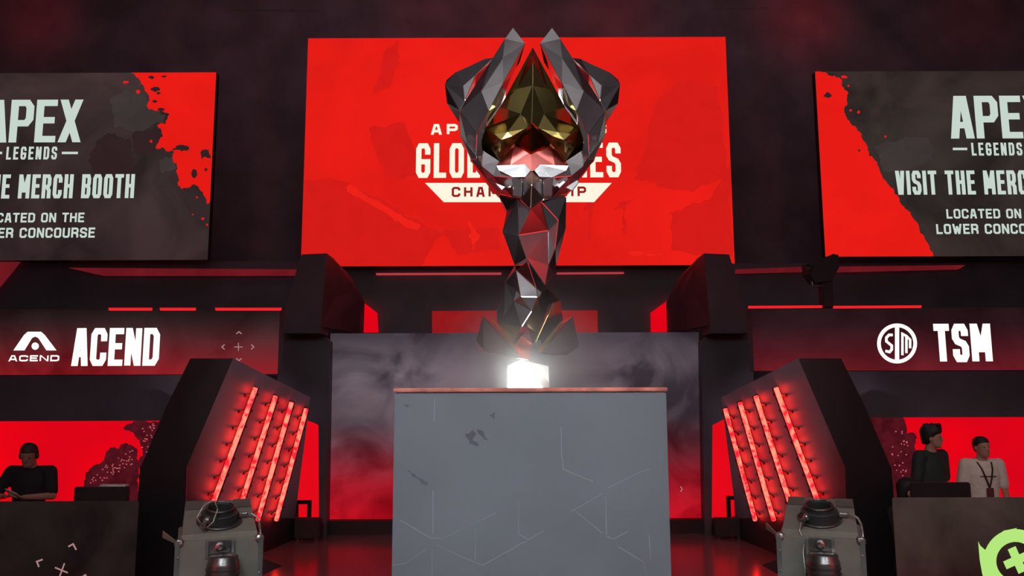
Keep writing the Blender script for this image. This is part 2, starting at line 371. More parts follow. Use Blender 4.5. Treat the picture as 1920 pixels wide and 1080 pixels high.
decal('red_wedge', [[(1500, 125), (1539, 125), (1541, 135), (1553, 141), (1574, 146), (1579, 162), (1590, 173), (1588, 190), (1583, 208), (1598, 236), (1613, 248), (1627, 275), (1651, 324), (1683, 366), (1711, 408), (1757, 490), (1575, 495), (1530, 495), (1515, 400), (1510, 280)],
    blob(1583, 144, 6, 3), blob(1591, 161, 2, 2), blob(1595, 207, 3, 2.5), blob(1610, 210, 3, 3), blob(1660, 256, 2, 2.5)], SY-.003, 'red', rs, 3, 4)
decal('dark_flakes', [blob(1552, 178, 7, 5), blob(1558, 139, 7, 3), blob(1611, 282, 3, 2), blob(1632, 290, 3, 3)], SY-.005, 'dark', rs, 2, 3)
decal('pale_smoke', [[(1640, 275), (1700, 255), (1745, 265), (1750, 300), (1705, 318), (1655, 322)]], SY-.002, 'smoke', rs, 5, 3)
for t, dx, dy in ((sl, 0, 0), (rs, 1809.5, -7.5)):
    Y = SY-.007
    text('APEX', -29+dx, 154+dx, 187+dy, 267+dy, Y, 'mint', t, .175, .1, ty=.15)
    text('LEGENDS', 12+dx, 107+dx, 275+dy, 299+dy, Y, 'mint', t, .16, .4)
    decal('dash', [[(116+dx, 284.5+dy), (146+dx, 284.5+dy), (146+dx, 289+dy), (116+dx, 289+dy)]], Y, 'mint', t)
    decal('dash', [[(-23+dx, 284.5+dy), (4+dx, 284.5+dy), (4+dx, 289+dy), (-23+dx, 289+dy)]], Y, 'mint', t)
    text('VISIT THE MERCH BOOTH', -130+dx, 252+dx, 327+dy, 372+dy, Y, 'mint', t, .15, .22)
    text('LOCATED ON THE', -35+dx, 158+dx, 399+dy, 417+dy, Y, 'mint', t, .19, .2)
    text('LOWER CONCOURSE', -54+dx, 178+dx, 427+dy, 446+dy, Y, 'mint', t, .19, .2)
# centre back screen
CY = 11.5
z0 = P(966, 973.5, CY).z; z1 = P(966, 624, CY).z
cpic = picture('back_screen_picture', 0, z1-z0, [(0, (186, 14, 30)), (.22, (146, 24, 38)), (.38, (104, 48, 58)), (.52, (88, 74, 82)), (.8, (106, 94, 102)), (1, (66, 58, 66))], scale=.95, cstops=[(.36, (.32, .3, .33)), (.6, (1.3, 1.25, 1.25))])
ctr = screen('led_screen', 'low back screen showing grey clouds above red, behind the plinth', 615, 624, 1316, 973.5, CY, cpic)
bm = BM(); pxstroke(bm, [(1276, 912), (1279, 917), (1276, 922)], CY-.006, 1.6); mesh('chevron_mark', bm, 'mark', ctr)

# ------------------------------------------------------------------ red panels behind the set
def lit_slab(name, label, cat, pts, Y, mat, d=.08, group=None):
    t = mesh(name, slab(BM(), pts, Y, d), mat); return meta(t, label, cat, group)
lit_slab('red_screen', 'small slant-topped red panel left of the trophy under the centre screen', 'light panel', [(676, 563), (706, 586), (708, 623), (680, 623)], 13.2, 'redback')
lit_slab('red_screen', 'wide dim red panel behind the trophy stem', 'light panel', [(810, 583), (1120, 582), (1121, 623), (810, 624)], 13.2, 'reddim')
lit_slab('red_screen', 'small slant-topped red panel right of the trophy under the centre screen', 'light panel', [(1221, 586), (1262, 556), (1262, 622), (1222, 622)], 13.2, 'redback')
lit_slab('red_screen', 'red corner panel at far left under the left screen', 'light panel', [(-60, 470), (46, 474), (-20, 556), (-60, 560)], 12.6, 'reddim2')
lit_slab('light_strip', 'thin pale red light line left of the trophy below the centre screen', 'light strip', [(705, 512), (940, 511), (940, 514), (705, 515)], 13.22, 'redlow')
lit_slab('light_strip', 'thin pale red light line right of the trophy below the centre screen', 'light strip', [(1044, 511), (1170, 510), (1170, 512.5), (1044, 513.5)], 13.22, 'redlow')
lit_slab('light_strip', 'dull red light band below the left side screen', 'light strip', [(128, 502), (553, 505), (553, 516), (190, 516)], 12.62, 'reddim2')
lit_slab('light_strip', 'dull red light band below the right side screen, inner short piece', 'light strip', [(1381, 505), (1510, 500), (1510, 509), (1381, 512)], 12.62, 'reddim2')
lit_slab('light_strip', 'dull red light band below the right side screen, outer long piece', 'light strip', [(1556, 500), (1810, 497), (1800, 504), (1556, 510)], 12.62, 'reddim2')
lit_slab('red_screen', 'tall narrow bright red panel between the left neon pylon and back screen', 'light panel', [(553, 781), (597, 797), (596, 975), (548, 972)], 11.6, 'redcol')
lit_slab('red_screen', 'tall narrow bright red panel between the right neon pylon and back screen', 'light panel', [(1328, 796), (1374, 779), (1384, 970), (1335, 972)], 11.6, 'redcol')
# thin pipes near the roof
meta(mesh('truss_pipe', tube(BM(), [P(430, 19, 14.492), P(592, 20, 14.492)], .012), 'alu'), 'thin pale pipe high on the wall left of the centre screen', 'pipe')
meta(mesh('truss_pipe', tube(BM(), [P(1340, 16, 14.494), P(1448, 15, 14.494)], .009), 'alu'), 'thin pale pipe high on the wall right of the centre screen', 'pipe')

# ------------------------------------------------------------------ shoulder pylons beside the back screen
def mir(pts, ax=966.0): return [(2*ax-x, y) for x, y in pts]
for sgn in (0, 1):
    f = (lambda p: p) if sgn == 0 else (lambda p: mir(p, 966.5))
    rt = ('left', 'right')[sgn]
    c = P(*f([(600, 980)])[0], 11.2)
    t = thing('stage_pylon', (c.x, 11.2, 0), 'dark plum angular pylon with slanted top at the %s edge of the centre screen' % rt, 'stage pylon')
    sh = -4 if sgn == 0 else 0
    A = f([(566, 477), (613, 475), (600, 625), (528, 625), (533, 580)])
    bm = BM(); prism(bm, [P(x, y, 10.9) for x, y in A], [P(x, y, 10.9)+Vector((0, .5, 0)) for x, y in A]); mesh('cap_front', bm, 'set2', t)
    # inner cheek receding to the back
    q = f([(613, 475), (652, 515), (676, 563), (674, 624), (600, 625)])
    d = [10.9, 12.0, 12.4, 12.4, 10.9]
    fr = [P(x, y, k) for (x, y), k in zip(q, d)]; fr[3].z = fr[4].z = 2.84
    bm = BM(); prism(bm, fr, [p+Vector((0, .35, 0)) for p in fr]); mesh('cap_side', bm, 'set2', t)
    B = f([(520, 625), (600, 625), (618, 640), (612, 985), (599, 985), (597, 797), (567, 782), (520, 760)])
    fr = [P(x, y, 11.25) for x, y in B]
    for v in fr[3:5]: v.z = 0.0
    bm = BM(); prism(bm, fr, [p+Vector((0, .2, 0)) for p in fr]); mesh('shaft', bm, 'set', t)

# ------------------------------------------------------------------ neon pylons
def neon(sgn):
    f = (lambda p: p) if sgn == 0 else (lambda p: mir(p, 967.0))
    g = lambda x, y: f([(x, y)])[0]
    rt = ('left', 'right')[sgn]
    Nt = P(*g(437, 672), 8.0); Nk = P(*g(350, 875), 8.0); Ft = P(*g(582, 745), 10.0)
    n = (Nk-Nt).cross(Ft-Nt).normalized()
    if n.y > 0: n = -n
    base = P(*g(300, 1000), 8.0); base.z = -.4
    t = thing('neon_pylon', base, 'leaning grey pylon with four glowing red tubes, %s of the plinth' % rt, 'stage pylon', None)
    leg = [g(357, 672), g(437, 672), g(350, 875), g(350, 1000), g(252, 1000), g(262, 880), g(313, 760)]
    fr = [P(x, y, 8.0) for x, y in leg]; fr[3].z = fr[4].z = -.4
    bm = BM(); prism(bm, fr, [p+Vector((0, k_, 0)) for p, k_ in zip(fr, (.3, .03, .02, .02, .4, .4, .4))]); mesh('leg', bm, 'leg', t)
    pt = Nt
    face = [g(437, 672), g(582, 745), g(553, 972), g(345, 972), g(350, 875)]
    fr = [PP(x, y, pt, n) for x, y in face]; fr[4] = PP(*g(350, 875), pt, n)
    lo = PP(*g(349, 965), pt, n)
    fr[3] = lo
    bm = BM(); prism(bm, fr, [p-n*.03 for p in fr]); mesh('panel', bm, 'grey', t)
    # dark foot under the panel
    a, b = fr[3].copy(), fr[2].copy(); a2, b2 = a.copy(), b.copy(); zb = 0.0
    a2.z = b2.z = zb
    if a.z > .02:
        bm = BM(); prism(bm, [a, b, b2, a2], [p+Vector((0, .2, 0)) for p in (a, b, b2, a2)]); mesh('plinth_board', bm, 'black', t)
    tubes = [((471, 724), (392, 938)), ((509, 740), (438, 962)), ((539, 752), (476, 972)), ((567, 764), (511, 972))]
    for (x0, y0), (x1, y1) in tubes:
        p0 = PP(*g(x0, y0), pt, n)+n*.055; p1 = PP(*g(x1, y1), pt, n)+n*.055
        o = mesh('neon_tube', tube(BM(), [p0, p1], .026, 8), M['tube'], t)
        ax = (p1-p0).normalized(); sd = ax.cross(n).normalized()
        if (sd.x > 0) != (sgn == 0): sd = -sd
        bm = BM(); c0 = p0-n*.02+sd*.05; c1 = p1-n*.02+sd*.05
        w_ = sd*.016; h_ = n*.03
        prism(bm, [c0-w_-h_, c0+w_-h_, c0+w_+h_, c0-w_+h_], [c1-w_-h_, c1+w_-h_, c1+w_+h_, c1-w_+h_]); mesh('channel', bm, 'black', o)
        bm = BM()
        for k in range(7):
            c = p0.lerp(p1, (k+.5)/7)-n*.03; prism(bm, [c+sd*.16-ax*.012-n*.012, c-sd*.10-ax*.012-n*.012, c-sd*.10+ax*.012-n*.012, c+sd*.16+ax*.012-n*.012], [c+sd*.16-ax*.012+n*.006, c-sd*.10-ax*.012+n*.006, c-sd*.10+ax*.012+n*.006, c+sd*.16+ax*.012+n*.006])
        mesh('clip', bm, 'black', o)
# led tube: bright and dim pixels along its length
mt, nt, out_ = nodes('red_pixel_tube'); em = nt.nodes.new('ShaderNodeEmission'); nt.links.new(em.outputs[0], out_.inputs[0])
nn = noise(nt, 13, 3); rr = ramp(nt, nn.outputs[0], [(.40, (8, .02, .05)), (.58, (13, .34, .22))]); nt.links.new(rr.outputs[0], em.inputs[0]); em.inputs[1].default_value = 1
M['tube'] = mt
neon(0); neon(1)

# ------------------------------------------------------------------ team banners
BY = 9.25
zb = P(100, 703, BY).z; zt = P(100, 580, BY).z
ban_l = picture('left_banner_picture', 0, zt-zb, [(0, (142, 28, 36)), (.3, (112, 34, 40)), (.55, (84, 40, 44)), (.8, (52, 34, 36)), (1, (34, 24, 26))], scale=1.1, cstops=[(.35, (.5, .42, .42)), (.62, (1.15, 1.15, 1.1))])
ban_r = picture('right_banner_picture', 0, zt-zb, [(0, (112, 30, 38)), (.35, (76, 26, 34)), (.7, (46, 24, 30)), (1, (38, 24, 28))], scale=1.1, cstops=[(.35, (.6, .55, .55)), (.62, (1.1, 1.05, 1.05))])
bl = screen('team_banner', 'left banner screen with white team name and arch emblem above the desk', -420, 580, 522, 703, BY, ban_l, .2, 'banner screen')
br = screen('team_banner', 'right banner screen with white team name and round emblem above the desk', 1412, 577, 2340, 694, BY, ban_r, .2, 'banner screen')
for x0, x1 in ((203, 284), (299, 366), (403, 527)): mesh('light_bar', slab(BM(), [(x0, 577), (x1, 577), (x1-1, 582), (x0+1, 582)], BY-.03, .03), 'redline', bl)
for x0, x1 in ((1404, 1542), (1564, 1728)): mesh('light_bar', slab(BM(), [(x0, 573.5), (x1, 572.5), (x1, 577), (x0, 578)], BY-.03, .03), 'redline', br)
Y = BY-.006
text('ACEND', 136, 299, 615, 686, Y, 'pure', bl, .165, .12)
text('ACEND', 16, 111, 666, 677.5, Y, 'pure', bl, .24, .2)
decal('arch_emblem', [[(25, 657), (45, 628), (52, 622), (77, 622), (84, 628), (106, 657), (87, 657), (72, 634), (66, 631), (60, 634), (46, 657)], [(66+7*math.cos(k*.524), 649+7*math.sin(k*.524)) for k in range(12)]], Y, 'pure', bl)
bm = BM(); pxstroke(bm, [(443, 626), (448, 622), (453, 626)], Y, 2); pxstroke(bm, [(421, 646), (416, 650.5), (421, 655)], Y, 2); pxstroke(bm, [(471, 646), (476, 650.5), (471, 655)], Y, 2)
pxstroke(bm, [(439, 650.5), (455, 650.5)], Y, 1.6); pxstroke(bm, [(447, 643), (447, 658)], Y, 1.6); pxstroke(bm, [(443, 672), (448, 676), (453, 672)], Y, 2); mesh('target_mark', bm, 'mark', bl)
text('TSM', 1752, 1859, 607, 679, Y, 'pure', br, .185, .14)
cx, cy = 1682, 644
bm = BM(); N = 40
for k in range(N):
    a, b = 2*math.pi*k/N, 2*math.pi*(k+1)/N
    poly(bm, [P(cx+r*math.cos(t), cy+r*math.sin(t), Y) for r, t in ((30.5, a), (37.5, a), (37.5, b), (30.5, b))])
pxstroke(bm, [(cx, cy-37), (cx, cy+37)], Y, 8)
pxstroke(bm, [(cx-8, cy-16), (cx-15, cy-16), (cx-20, cy-11), (cx-20, cy-4), (cx-10, cy+4), (cx-10, cy+11), (cx-14, cy+16), (cx-22, cy+14)], Y, 5)
pxstroke(bm, [(cx+10, cy+22), (cx+10, cy-18), (cx+17.5, cy-14), (cx+17.5, cy+18)], Y, 4.6); pxstroke(bm, [(cx+17.5, cy-14), (cx+24.5, cy-7), (cx+24.5, cy+9)], Y, 4.6)
mesh('round_emblem', bm, 'pure', br)
# soffits under the banners
for n, (x0, x1, y0, y1) in enumerate(((-420, 420, 704, 790), (1520, 2340, 695, 782))):
    struct('trim_%d' % (7+n), wbox(x0, y0, x1, y1, BY+.02, .3), 'set', 'dark soffit below the %s banner' % ('left', 'right')[n])
# backdrop screens behind the teams
KY = 9.75
for n, (x0, x1, y0, lab) in enumerate(((-420, 300, 786, 'bright red backdrop screen with tree silhouettes behind the person in black'), (1632, 2340, 778, 'bright red backdrop screen behind the two standing people at right'))):
    a = P(x0, 900, KY).x; b = P(x1, 900, KY).x; zt_ = P((x0+x1)/2, y0, KY).z
    t = thing('backdrop_screen', ((a+b)/2, KY+.05, -.4), lab, 'screen')
    mesh('cabinet', box(BM(), (a, KY+.01, -.4), (b, KY+.1, zt_)), 'black', t); bm = BM(); box(bm, (a, KY, -.38), (b, KY+.01, zt_)); mesh('display', bm, 'redback', t)
    if n == 0:
        decal('tree_silhouette', [[(158, 960), (160, 892), (175, 872), (190, 868), (198, 850), (207, 838), (222, 842), (226, 834), (240, 832), (255, 840), (256, 858), (262, 868), (262, 960)], [(238, 795), (232, 806), (243, 808), (246, 795), (262, 789), (300, 789), (300, 880), (262, 880), (268, 845), (262, 826)]], KY-.003, 'maroon', t, 6, 4)
        pts = [(random.uniform(170, 250), 0) for _ in range(46)]
        decal('leaf_speckles', [blob(x, 895-(x-160)*.58+random.uniform(0, 26), 1.8, 1.3, 6) for x, _ in pts]+[blob(random.uniform(266, 290), random.uniform(792, 850), 1.8, 1.3, 6) for _ in range(22)], KY-.005, 'leaf', t)
    else:
        decal('tree_silhouette', [[(1628, 779), (1690, 779), (1698, 795), (1700, 812), (1718, 818), (1716, 832), (1722, 850), (1735, 912), (1690, 960), (1660, 960)]], KY-.003, 'maroon', t, 5, 4)
        decal('leaf_speckles', [blob(random.uniform(1672, 1706), random.uniform(800, 892), 1.8, 1.4, 6) for _ in range(26)], KY-.005, 'leaf', t)

# ------------------------------------------------------------------ desks
DY = 7.0
def desk(x0, x1, ytop, pic, lab):
    a = P(x0, 1000, DY).x; b = P(x1, 1000, DY).x; z = P((max(x0, 0)+min(x1, 1920))/2, ytop, DY).z
    t = thing('team_desk', ((a+b)/2, DY+.4, -.4), lab, 'desk')
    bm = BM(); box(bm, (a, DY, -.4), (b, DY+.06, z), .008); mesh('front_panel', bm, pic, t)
    zz = z-.3
    mesh('desktop', box(BM(), (a+.3, DY+.06, zz-.04), (b-.3, DY+.4, zz), .008), 'black', t)
    for s in (a+.5, b-.55): mesh('support', box(BM(), (s, DY+.06, -.4), (s+.05, DY+.38, zz-.041)), 'black', t)
    return t, zz
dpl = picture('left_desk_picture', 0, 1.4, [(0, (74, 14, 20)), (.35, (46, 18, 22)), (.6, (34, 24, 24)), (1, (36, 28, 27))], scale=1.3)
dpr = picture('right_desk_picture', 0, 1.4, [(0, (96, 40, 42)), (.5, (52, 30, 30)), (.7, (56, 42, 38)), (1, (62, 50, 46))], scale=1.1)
dk1, zd1 = desk(-460, 252, 941, dpl, 'dark team desk at lower left with faint cross marks on its front')
dk2, zd2 = desk(1682, 2400, 934, dpr, 'brownish team desk at lower right bearing a lime ring emblem')
bm = BM(); Y = DY-.006
pxstroke(bm, [(128, 1025), (137, 1020), (143, 1031)], Y, 3); pxstroke(bm, [(80, 1049), (69, 1053), (73, 1063)], Y, 3); pxstroke(bm, [(103, 1064), (127, 1074)], Y, 2.6); pxstroke(bm, [(121, 1056), (111, 1083)], Y, 2.6); pxstroke(bm, [(152, 1083), (160, 1078), (164, 1085)], Y, 3); mesh('cross_mark', bm, 'mark', dk1)
bm = BM(); N = 48; cx, cy = 1904, 1052
for k in range(N):
    a, b = 2*math.pi*k/N, 2*math.pi*(k+1)/N
    poly(bm, [P(cx+r*math.cos(t), cy+r*math.sin(t), Y) for r, t in ((36, a), (60, a), (60, b), (36, b))])
for sp in ([(1834, 1015), (1838, 1023), (1847, 1031), (1858, 1018), (1862, 1060), (1850, 1090), (1842, 1078), (1837, 1050)], [(1870, 1004), (1882, 995), (1907, 990), (1900, 998), (1905, 1005), (1920, 1008), (1900, 1014)], [(1940, 1000), (1972, 1010), (1980, 1030), (1960, 1045)]): poly(bm, [P(x, yy, Y) for x, yy in sp])
c, s = math.cos(R(-24)), math.sin(R(-24))
for hw, hl in ((8, 25), (25, 8)): poly(bm, [P(1907+x*c-yy*s, 1050+x*s+yy*c, Y-.001*(hw > 10)) for x, yy in ((-hw, -hl), (hw, -hl), (hw, hl), (-hw, hl))])
mesh('ring_emblem', bm, 'green', dk2)

# monitors, paper on the desks
def monitor(x0, x1, y0, Y, z, lab):
    a = P(x0, y0, Y).x; b = P(x1, y0, Y).x; zt_ = P((x0+x1)/2, y0, Y).z; m_ = (a+b)/2
    t = thing('monitor', (m_, Y+.05, z), lab, 'monitor')
    mesh('screen_housing', box(BM(), (a, Y, z+.03), (b, Y+.05, zt_), .008), 'monitor', t)
    mesh('stand', box(BM(), (m_-.03, Y+.05, z+.004), (m_+.03, Y+.08, zt_-.05)), 'black', t); mesh('base', box(BM(), (m_-.12, Y-.02, z+.002), (m_+.12, Y+.16, z+.02), .004), 'black', t)
    return t
monitor(139, 240, 913, 7.22, zd1, 'dark monitor back standing on the left desk')
monitor(1709, 1820, 905, 7.22, zd2, 'dark monitor back on the right desk before the person in dark jersey')
q0 = P(190, 908, 7.25); q1 = P(239, 906, 7.25)
meta(mesh('paper_sheet', box(BM(), (q0.x, 7.21, P(190, 913, 7.22).z+.001), (q1.x, 7.28, P(190, 913, 7.22).z+.019), .003), 'paper'), 'pale paper stack lying on top of the left monitor', 'paper')

# ------------------------------------------------------------------ trophy on its plinth
PY = 3.4; TY = 3.85
zpl = P(996, 727, PY).z
pa = P(737, 900, PY).x; pb = P(1254, 900, PY).x
pl = thing('trophy_plinth', ((pa+pb)/2, PY+.45, .55), 'tall slate grey square plinth under the trophy', 'plinth')
mesh('body', box(BM(), (pa, PY, .55), (pb, PY+.95, zpl-.018), .006), 'plinth', pl)
mesh('top_plate', box(BM(), (pa-.005, PY-.005, zpl-.017), (pb+.005, PY+.955, zpl), .003), 'copper', pl)
bm = BM(); Y = PY-.0015
for ln in ([(812, 920), (812, 1000)], [(810, 1030), (810, 1080)], [(892, 990), (891, 1050)], [(973, 940), (972, 1000)], [(1136, 930), (1137, 1003)], [(1055, 860), (1056, 880), (1112, 903)], [(1137, 1005), (1150, 1011), (1178, 996)], [(1160, 1025), (1208, 1055), (1212, 1080)], [(735, 1060), (760, 1056), (800, 1030)], [(750, 975), (806, 1008), (830, 1010), (880, 985), (930, 962)], [(820, 1022), (870, 1046), (905, 1060), (985, 1015)], [(972, 1000), (990, 1012), (1020, 995)], [(815, 748), (814, 790)], [(1052, 800), (1053, 860)], [(1140, 915), (1200, 885), (1220, 880)], [(1075, 955), (1130, 1000)], [(1070, 960), (1130, 925)], [(1217, 1003), (1220, 1050)]):
    pxstroke(bm, ln, Y, 1.3)
mesh('scored_lines', bm, 'line', pl)
decal('scuff_mark', [[(872, 815), (885, 806), (893, 812), (886, 826), (898, 832), (894, 836), (880, 832)], [(894, 806), (905, 808), (917, 826), (908, 824)], [(918, 780), (928, 773), (926, 786)], [(764, 882), (775, 888), (805, 905), (800, 910), (775, 895)], [(755, 758), (768, 760), (764, 765)]], PY-.0018, 'scuff', pl, 2, 3)

tro = thing('trophy', (P(996, 727, TY).x, TY, zpl), 'huge faceted dark chrome and gold trophy with two horns on the plinth', 'trophy')
AX = 998.5
def facets(name, V, Fc, mat, thick=.12, par=None, shrink=.82, mirror=False):
    """front facets (pixel, pixel, depth offset in metres) closed to a solid behind"""
    if mirror: V = [(2*AX-x, y, d) for x, y, d in V]
    bm = BM(); vs = [bm.verts.new(P(x, y, TY+d)) for x, y, d in V]
    for f in Fc: bm.faces.new([vs[i] for i in f])
    be = [e_ for e_ in bm.edges if len(e_.link_faces) == 1]
    bv = list({v for e_ in be for v in e_.verts}); c = sum((v.co for v in bv), Vector())/len(bv)
    mx = max(v.co.y for v in bv); bk = {}
    for v in bv:
        p = c+(v.co-c)*shrink; p.y = max(v.co.y, mx-.05)+thick; bk[v] = bm.verts.new(p)
    cb = bm.verts.new(Vector((c.x, mx+thick*1.5, c.z)))
    for e_ in be:
        a, b = e_.verts; bm.faces.new((a, b, bk[b], bk[a])); bm.faces.new((bk[a], bk[b], cb))
    bmesh.ops.remove_doubles(bm, verts=bm.verts, dist=1e-5)
    bmesh.ops.triangulate(bm, faces=[f for f in bm.faces if len(f.verts) > 3])
    bmesh.ops.recalc_face_normals(bm, faces=bm.faces)
    es = [e_ for e_ in bm.edges if len(e_.link_faces) == 2 and e_.calc_face_angle(0) > .25]
    bmesh.ops.bevel(bm, geom=es, offset=.0022, segments=1, affect='EDGES', clamp_overlap=True)
    return mesh(name, bm, mat, par or tro)
horn = [(962, 51, .05), (985, 81, .0), (944, 155, -.10), (917, 207, -.16), (894, 252, -.14), (862, 208, -.075), (872, 189, -.06), (922, 111, .02), (946, 73, .05), (943, 108, -.012), (903, 170, -.118), (980, 93, .10), (958, 144, .04), (940, 194, -.03), (922, 218, -.07)]
hornF = [(0, 1, 9, 8), (8, 9, 7), (1, 2, 9), (7, 9, 10, 6), (9, 2, 10), (2, 3, 10), (3, 4, 10), (4, 5, 10), (5, 6, 10), (1, 11, 12, 2), (2, 12, 13, 3), (3, 13, 14, 4)]
ear = [(925, 108, .05), (908, 110, .10), (886, 121, .10), (854, 135, .12), (837, 150, .13), (834, 158, .11), (869, 161, .0), (892, 141, .03), (872, 189, -.01), (862, 208, -.03), (838, 194, .10), (860, 229, .06)]
earF = [(0, 1, 2, 7), (2, 3, 6, 7), (3, 4, 5, 6), (5, 6, 8, 9), (5, 9, 11, 10), (7, 6, 8)]
cheek = [(862, 208, -.06), (894, 250, -.13), (892, 290, -.10), (884, 299, -.05), (863, 257, .02), (860, 228, .05), (917, 207, -.15), (903, 265, -.115), (905, 281, -.10)]
cheekF = [(0, 1, 2, 3), (0, 3, 4, 5), (1, 6, 7), (1, 7, 8, 2)]
eyeb = [(988, 240, -.215), (951, 247, -.220), (926, 251, -.20), (939, 263, -.2235), (961, 256, -.2245)]
eyeF = [(0, 1, 4), (1, 2, 3, 4)]
plate = [(930, 310, -.15), (985, 308, -.165), (996, 319, -.17), (985, 332, -.178), (961, 333, -.172), (935, 320, -.155)]
plateF = [(0, 1, 4, 5), (1, 2, 3, 4)]
bowl = [(883, 299, .0), (892, 289, -.06), (905, 281, -.08), (937, 302, -.11), (931, 312, -.12), (961, 333, -.17), (962, 370, -.13), (937, 364, -.04), (913, 338, -.01), (925, 330, -.13), (978, 371, -.13), (980, 334, -.16), (903, 312, -.10)]
bowlF = [(0, 1, 2, 12), (2, 3, 4, 12), (12, 4, 9), (4, 5, 9), (9, 5, 6, 7), (0, 12, 8), (12, 9, 8), (8, 9, 7), (5, 11, 10, 6)]
tab = [(961, 335, -.19), (978, 336, -.20), (978, 369, -.19), (961, 367, -.18)]
bm = BM(); sh = [P(x, y, TY+.1) for x, y in ((912, 214), (960, 170), (1037, 170), (1085, 214), (1118, 290), (1060, 345), (937, 345), (880, 290))]
prism(bm, sh, [p+Vector((0, .12, 0)) for p in sh]); mesh('bowl_back', bm, 'chrome', tro)
for mr_ in (False, True):
    facets('horn', horn, hornF, 'chrome', .1, mirror=mr_)
    facets('side_wing', ear, earF, 'chrome', .14, mirror=mr_)
    facets('cheek_plate', cheek, cheekF, 'chrome', .12, mirror=mr_)
    facets('bright_plate', plate, plateF, 'silver', .05, mirror=mr_)
    facets('bowl_side', bowl, bowlF, 'chrome', .16, mirror=mr_)
    facets('collar_tab', tab, [(0, 1, 2, 3)], 'chrome', .05, mirror=mr_)
for glint in ([(927, 342, -.205), (948, 350, -.207), (941, 357, -.209)], [(1043, 348, -.20), (1056, 338, -.195), (1061, 341, -.196), (1049, 353, -.203)], [(1060, 351, -.19), (1082, 337, -.17), (1086, 341, -.172), (1073, 358, -.185)], [(950, 352, -.21), (957, 347, -.208), (959, 352, -.2095)]):
    facets('bowl_glint', glint, [tuple(range(len(glint)))], 'silver', .04)  # glints on the bowl, shaped as small bright silver pieces
for mr_ in (False, True): facets('edge_highlight', [(862, 250, -.06), (867, 258, -.09), (893, 291, -.145), (894, 298, -.145), (884, 298, -.10)], [(0, 1, 2, 3, 4)], 'silver', .03, mirror=mr_)  # pale highlight along the lower edge, shaped as a silver piece
half = [(999, 88, -.02), (999, 117, -.11), (937, 201, -.07), (910, 240, -.05), (902, 272, -.04), (937, 302, -.11), (940, 262, -.20), (988, 241, -.17), (970, 166, -.08), (999, 160, -.11), (976, 214, -.13), (997, 230, -.19), (966, 268, -.11), (996, 286, -.13)]
cen = {0, 1, 9, 11, 13}
hf = [(0, 1, 8, 2), (1, 9, 8), (8, 9, 10, 2), (2, 10, 6, 3), (3, 6, 4), (4, 6, 5), (6, 7, 5), (10, 7, 6), (9, 11, 10), (10, 11, 7), (7, 11, 13, 12)]
V = list(half); idx = {}
for i, (x, y, d) in enumerate(half):
    if i in cen: idx[i] = i
    else: idx[i] = len(V); V.append((2*AX-x, y, d))
gold = facets('gold_crest', V, hf+[tuple(idx[i] for i in f[::-1]) for f in hf], 'gold', .12)
facets('eye_blade', eyeb, eyeF, 'eyegold', .03, gold); facets('eye_blade', eyeb, eyeF, 'eyegold', .03, gold, mirror=True)
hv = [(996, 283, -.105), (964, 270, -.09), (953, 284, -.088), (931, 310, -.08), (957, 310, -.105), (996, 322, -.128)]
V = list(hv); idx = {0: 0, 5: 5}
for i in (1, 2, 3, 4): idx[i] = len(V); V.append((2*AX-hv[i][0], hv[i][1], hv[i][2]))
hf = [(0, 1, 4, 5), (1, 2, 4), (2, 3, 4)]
facets('pink_glint_petals', V, hf+[tuple(idx[i] for i in f[::-1]) for f in hf], 'pinkglint', .05)
facets('beak', [(978, 338, -.17), (997, 320, -.16), (1017, 338, -.17), (1020, 372, -.15), (995, 392, -.16), (975, 374, -.15), (997, 346, -.26)], [(0, 1, 6), (1, 2, 6), (2, 3, 6), (3, 4, 6), (4, 5, 6), (5, 0, 6)], 'silver', .1)
stem = [(934, 366, .0), (950, 396, .0), (942, 434, -.02), (965, 498, -.03), (971, 372, -.10), (972, 441, -.12), (987, 484, -.12), (995, 391, -.13), (1028, 432, -.05), (1029, 497, -.05), (1022, 535, -.05), (1006, 541, -.11), (1013, 376, -.12), (1062, 369, .0), (1061, 428, .0), (1047, 413, -.07), (1041, 466, -.06), (1043, 498, .0), (1040, 515, .02)]
facets('stem', stem, [(0, 4, 1), (1, 4, 5, 2), (2, 5, 6, 3), (4, 7, 5), (7, 8, 5), (5, 8, 6), (8, 9, 6), (6, 9, 10, 11), (4, 12, 7), (7, 12, 15, 8), (12, 13, 14, 15), (15, 16, 8), (8, 16, 9), (15, 14, 17, 16), (16, 17, 18, 9), (9, 18, 10)], 'chrome', .16)
low = [(965, 498, -.03), (947, 528, .02), (931, 587, .06), (945, 592, .0), (963, 565, -.05), (969, 545, -.07), (967, 506, -.07), (989, 490, -.12), (1006, 541, -.11), (1008, 557, -.13), (976, 556, -.12), (997, 583, -.12), (978, 613, -.14), (962, 645, -.08), (932, 607, .0), (1023, 530, -.03), (1032, 561, .02), (1019, 604, -.03), (1008, 626, -.06), (989, 614, -.12)]
facets('knuckle', low, [(0, 6, 5, 1), (1, 5, 4, 3), (1, 3, 2), (6, 7, 8), (6, 8, 9, 10), (6, 10, 5), (5, 10, 4), (4, 10, 9, 11), (4, 11, 12), (4, 12, 13, 14), (4, 14, 3), (2, 3, 14), (8, 15, 16, 9), (9, 16, 17, 11), (11, 17, 18, 19), (11, 19, 12)], 'chrome', .15)
facets('spur', [(989, 613, -.10), (1008, 625, -.08), (999, 645, -.16), (991, 676, -.15), (975, 672, -.11), (963, 648, -.09), (977, 630, -.15)], [(0, 1, 2, 6), (6, 2, 5), (5, 2, 3, 4), ], 'pinkglint', .1)
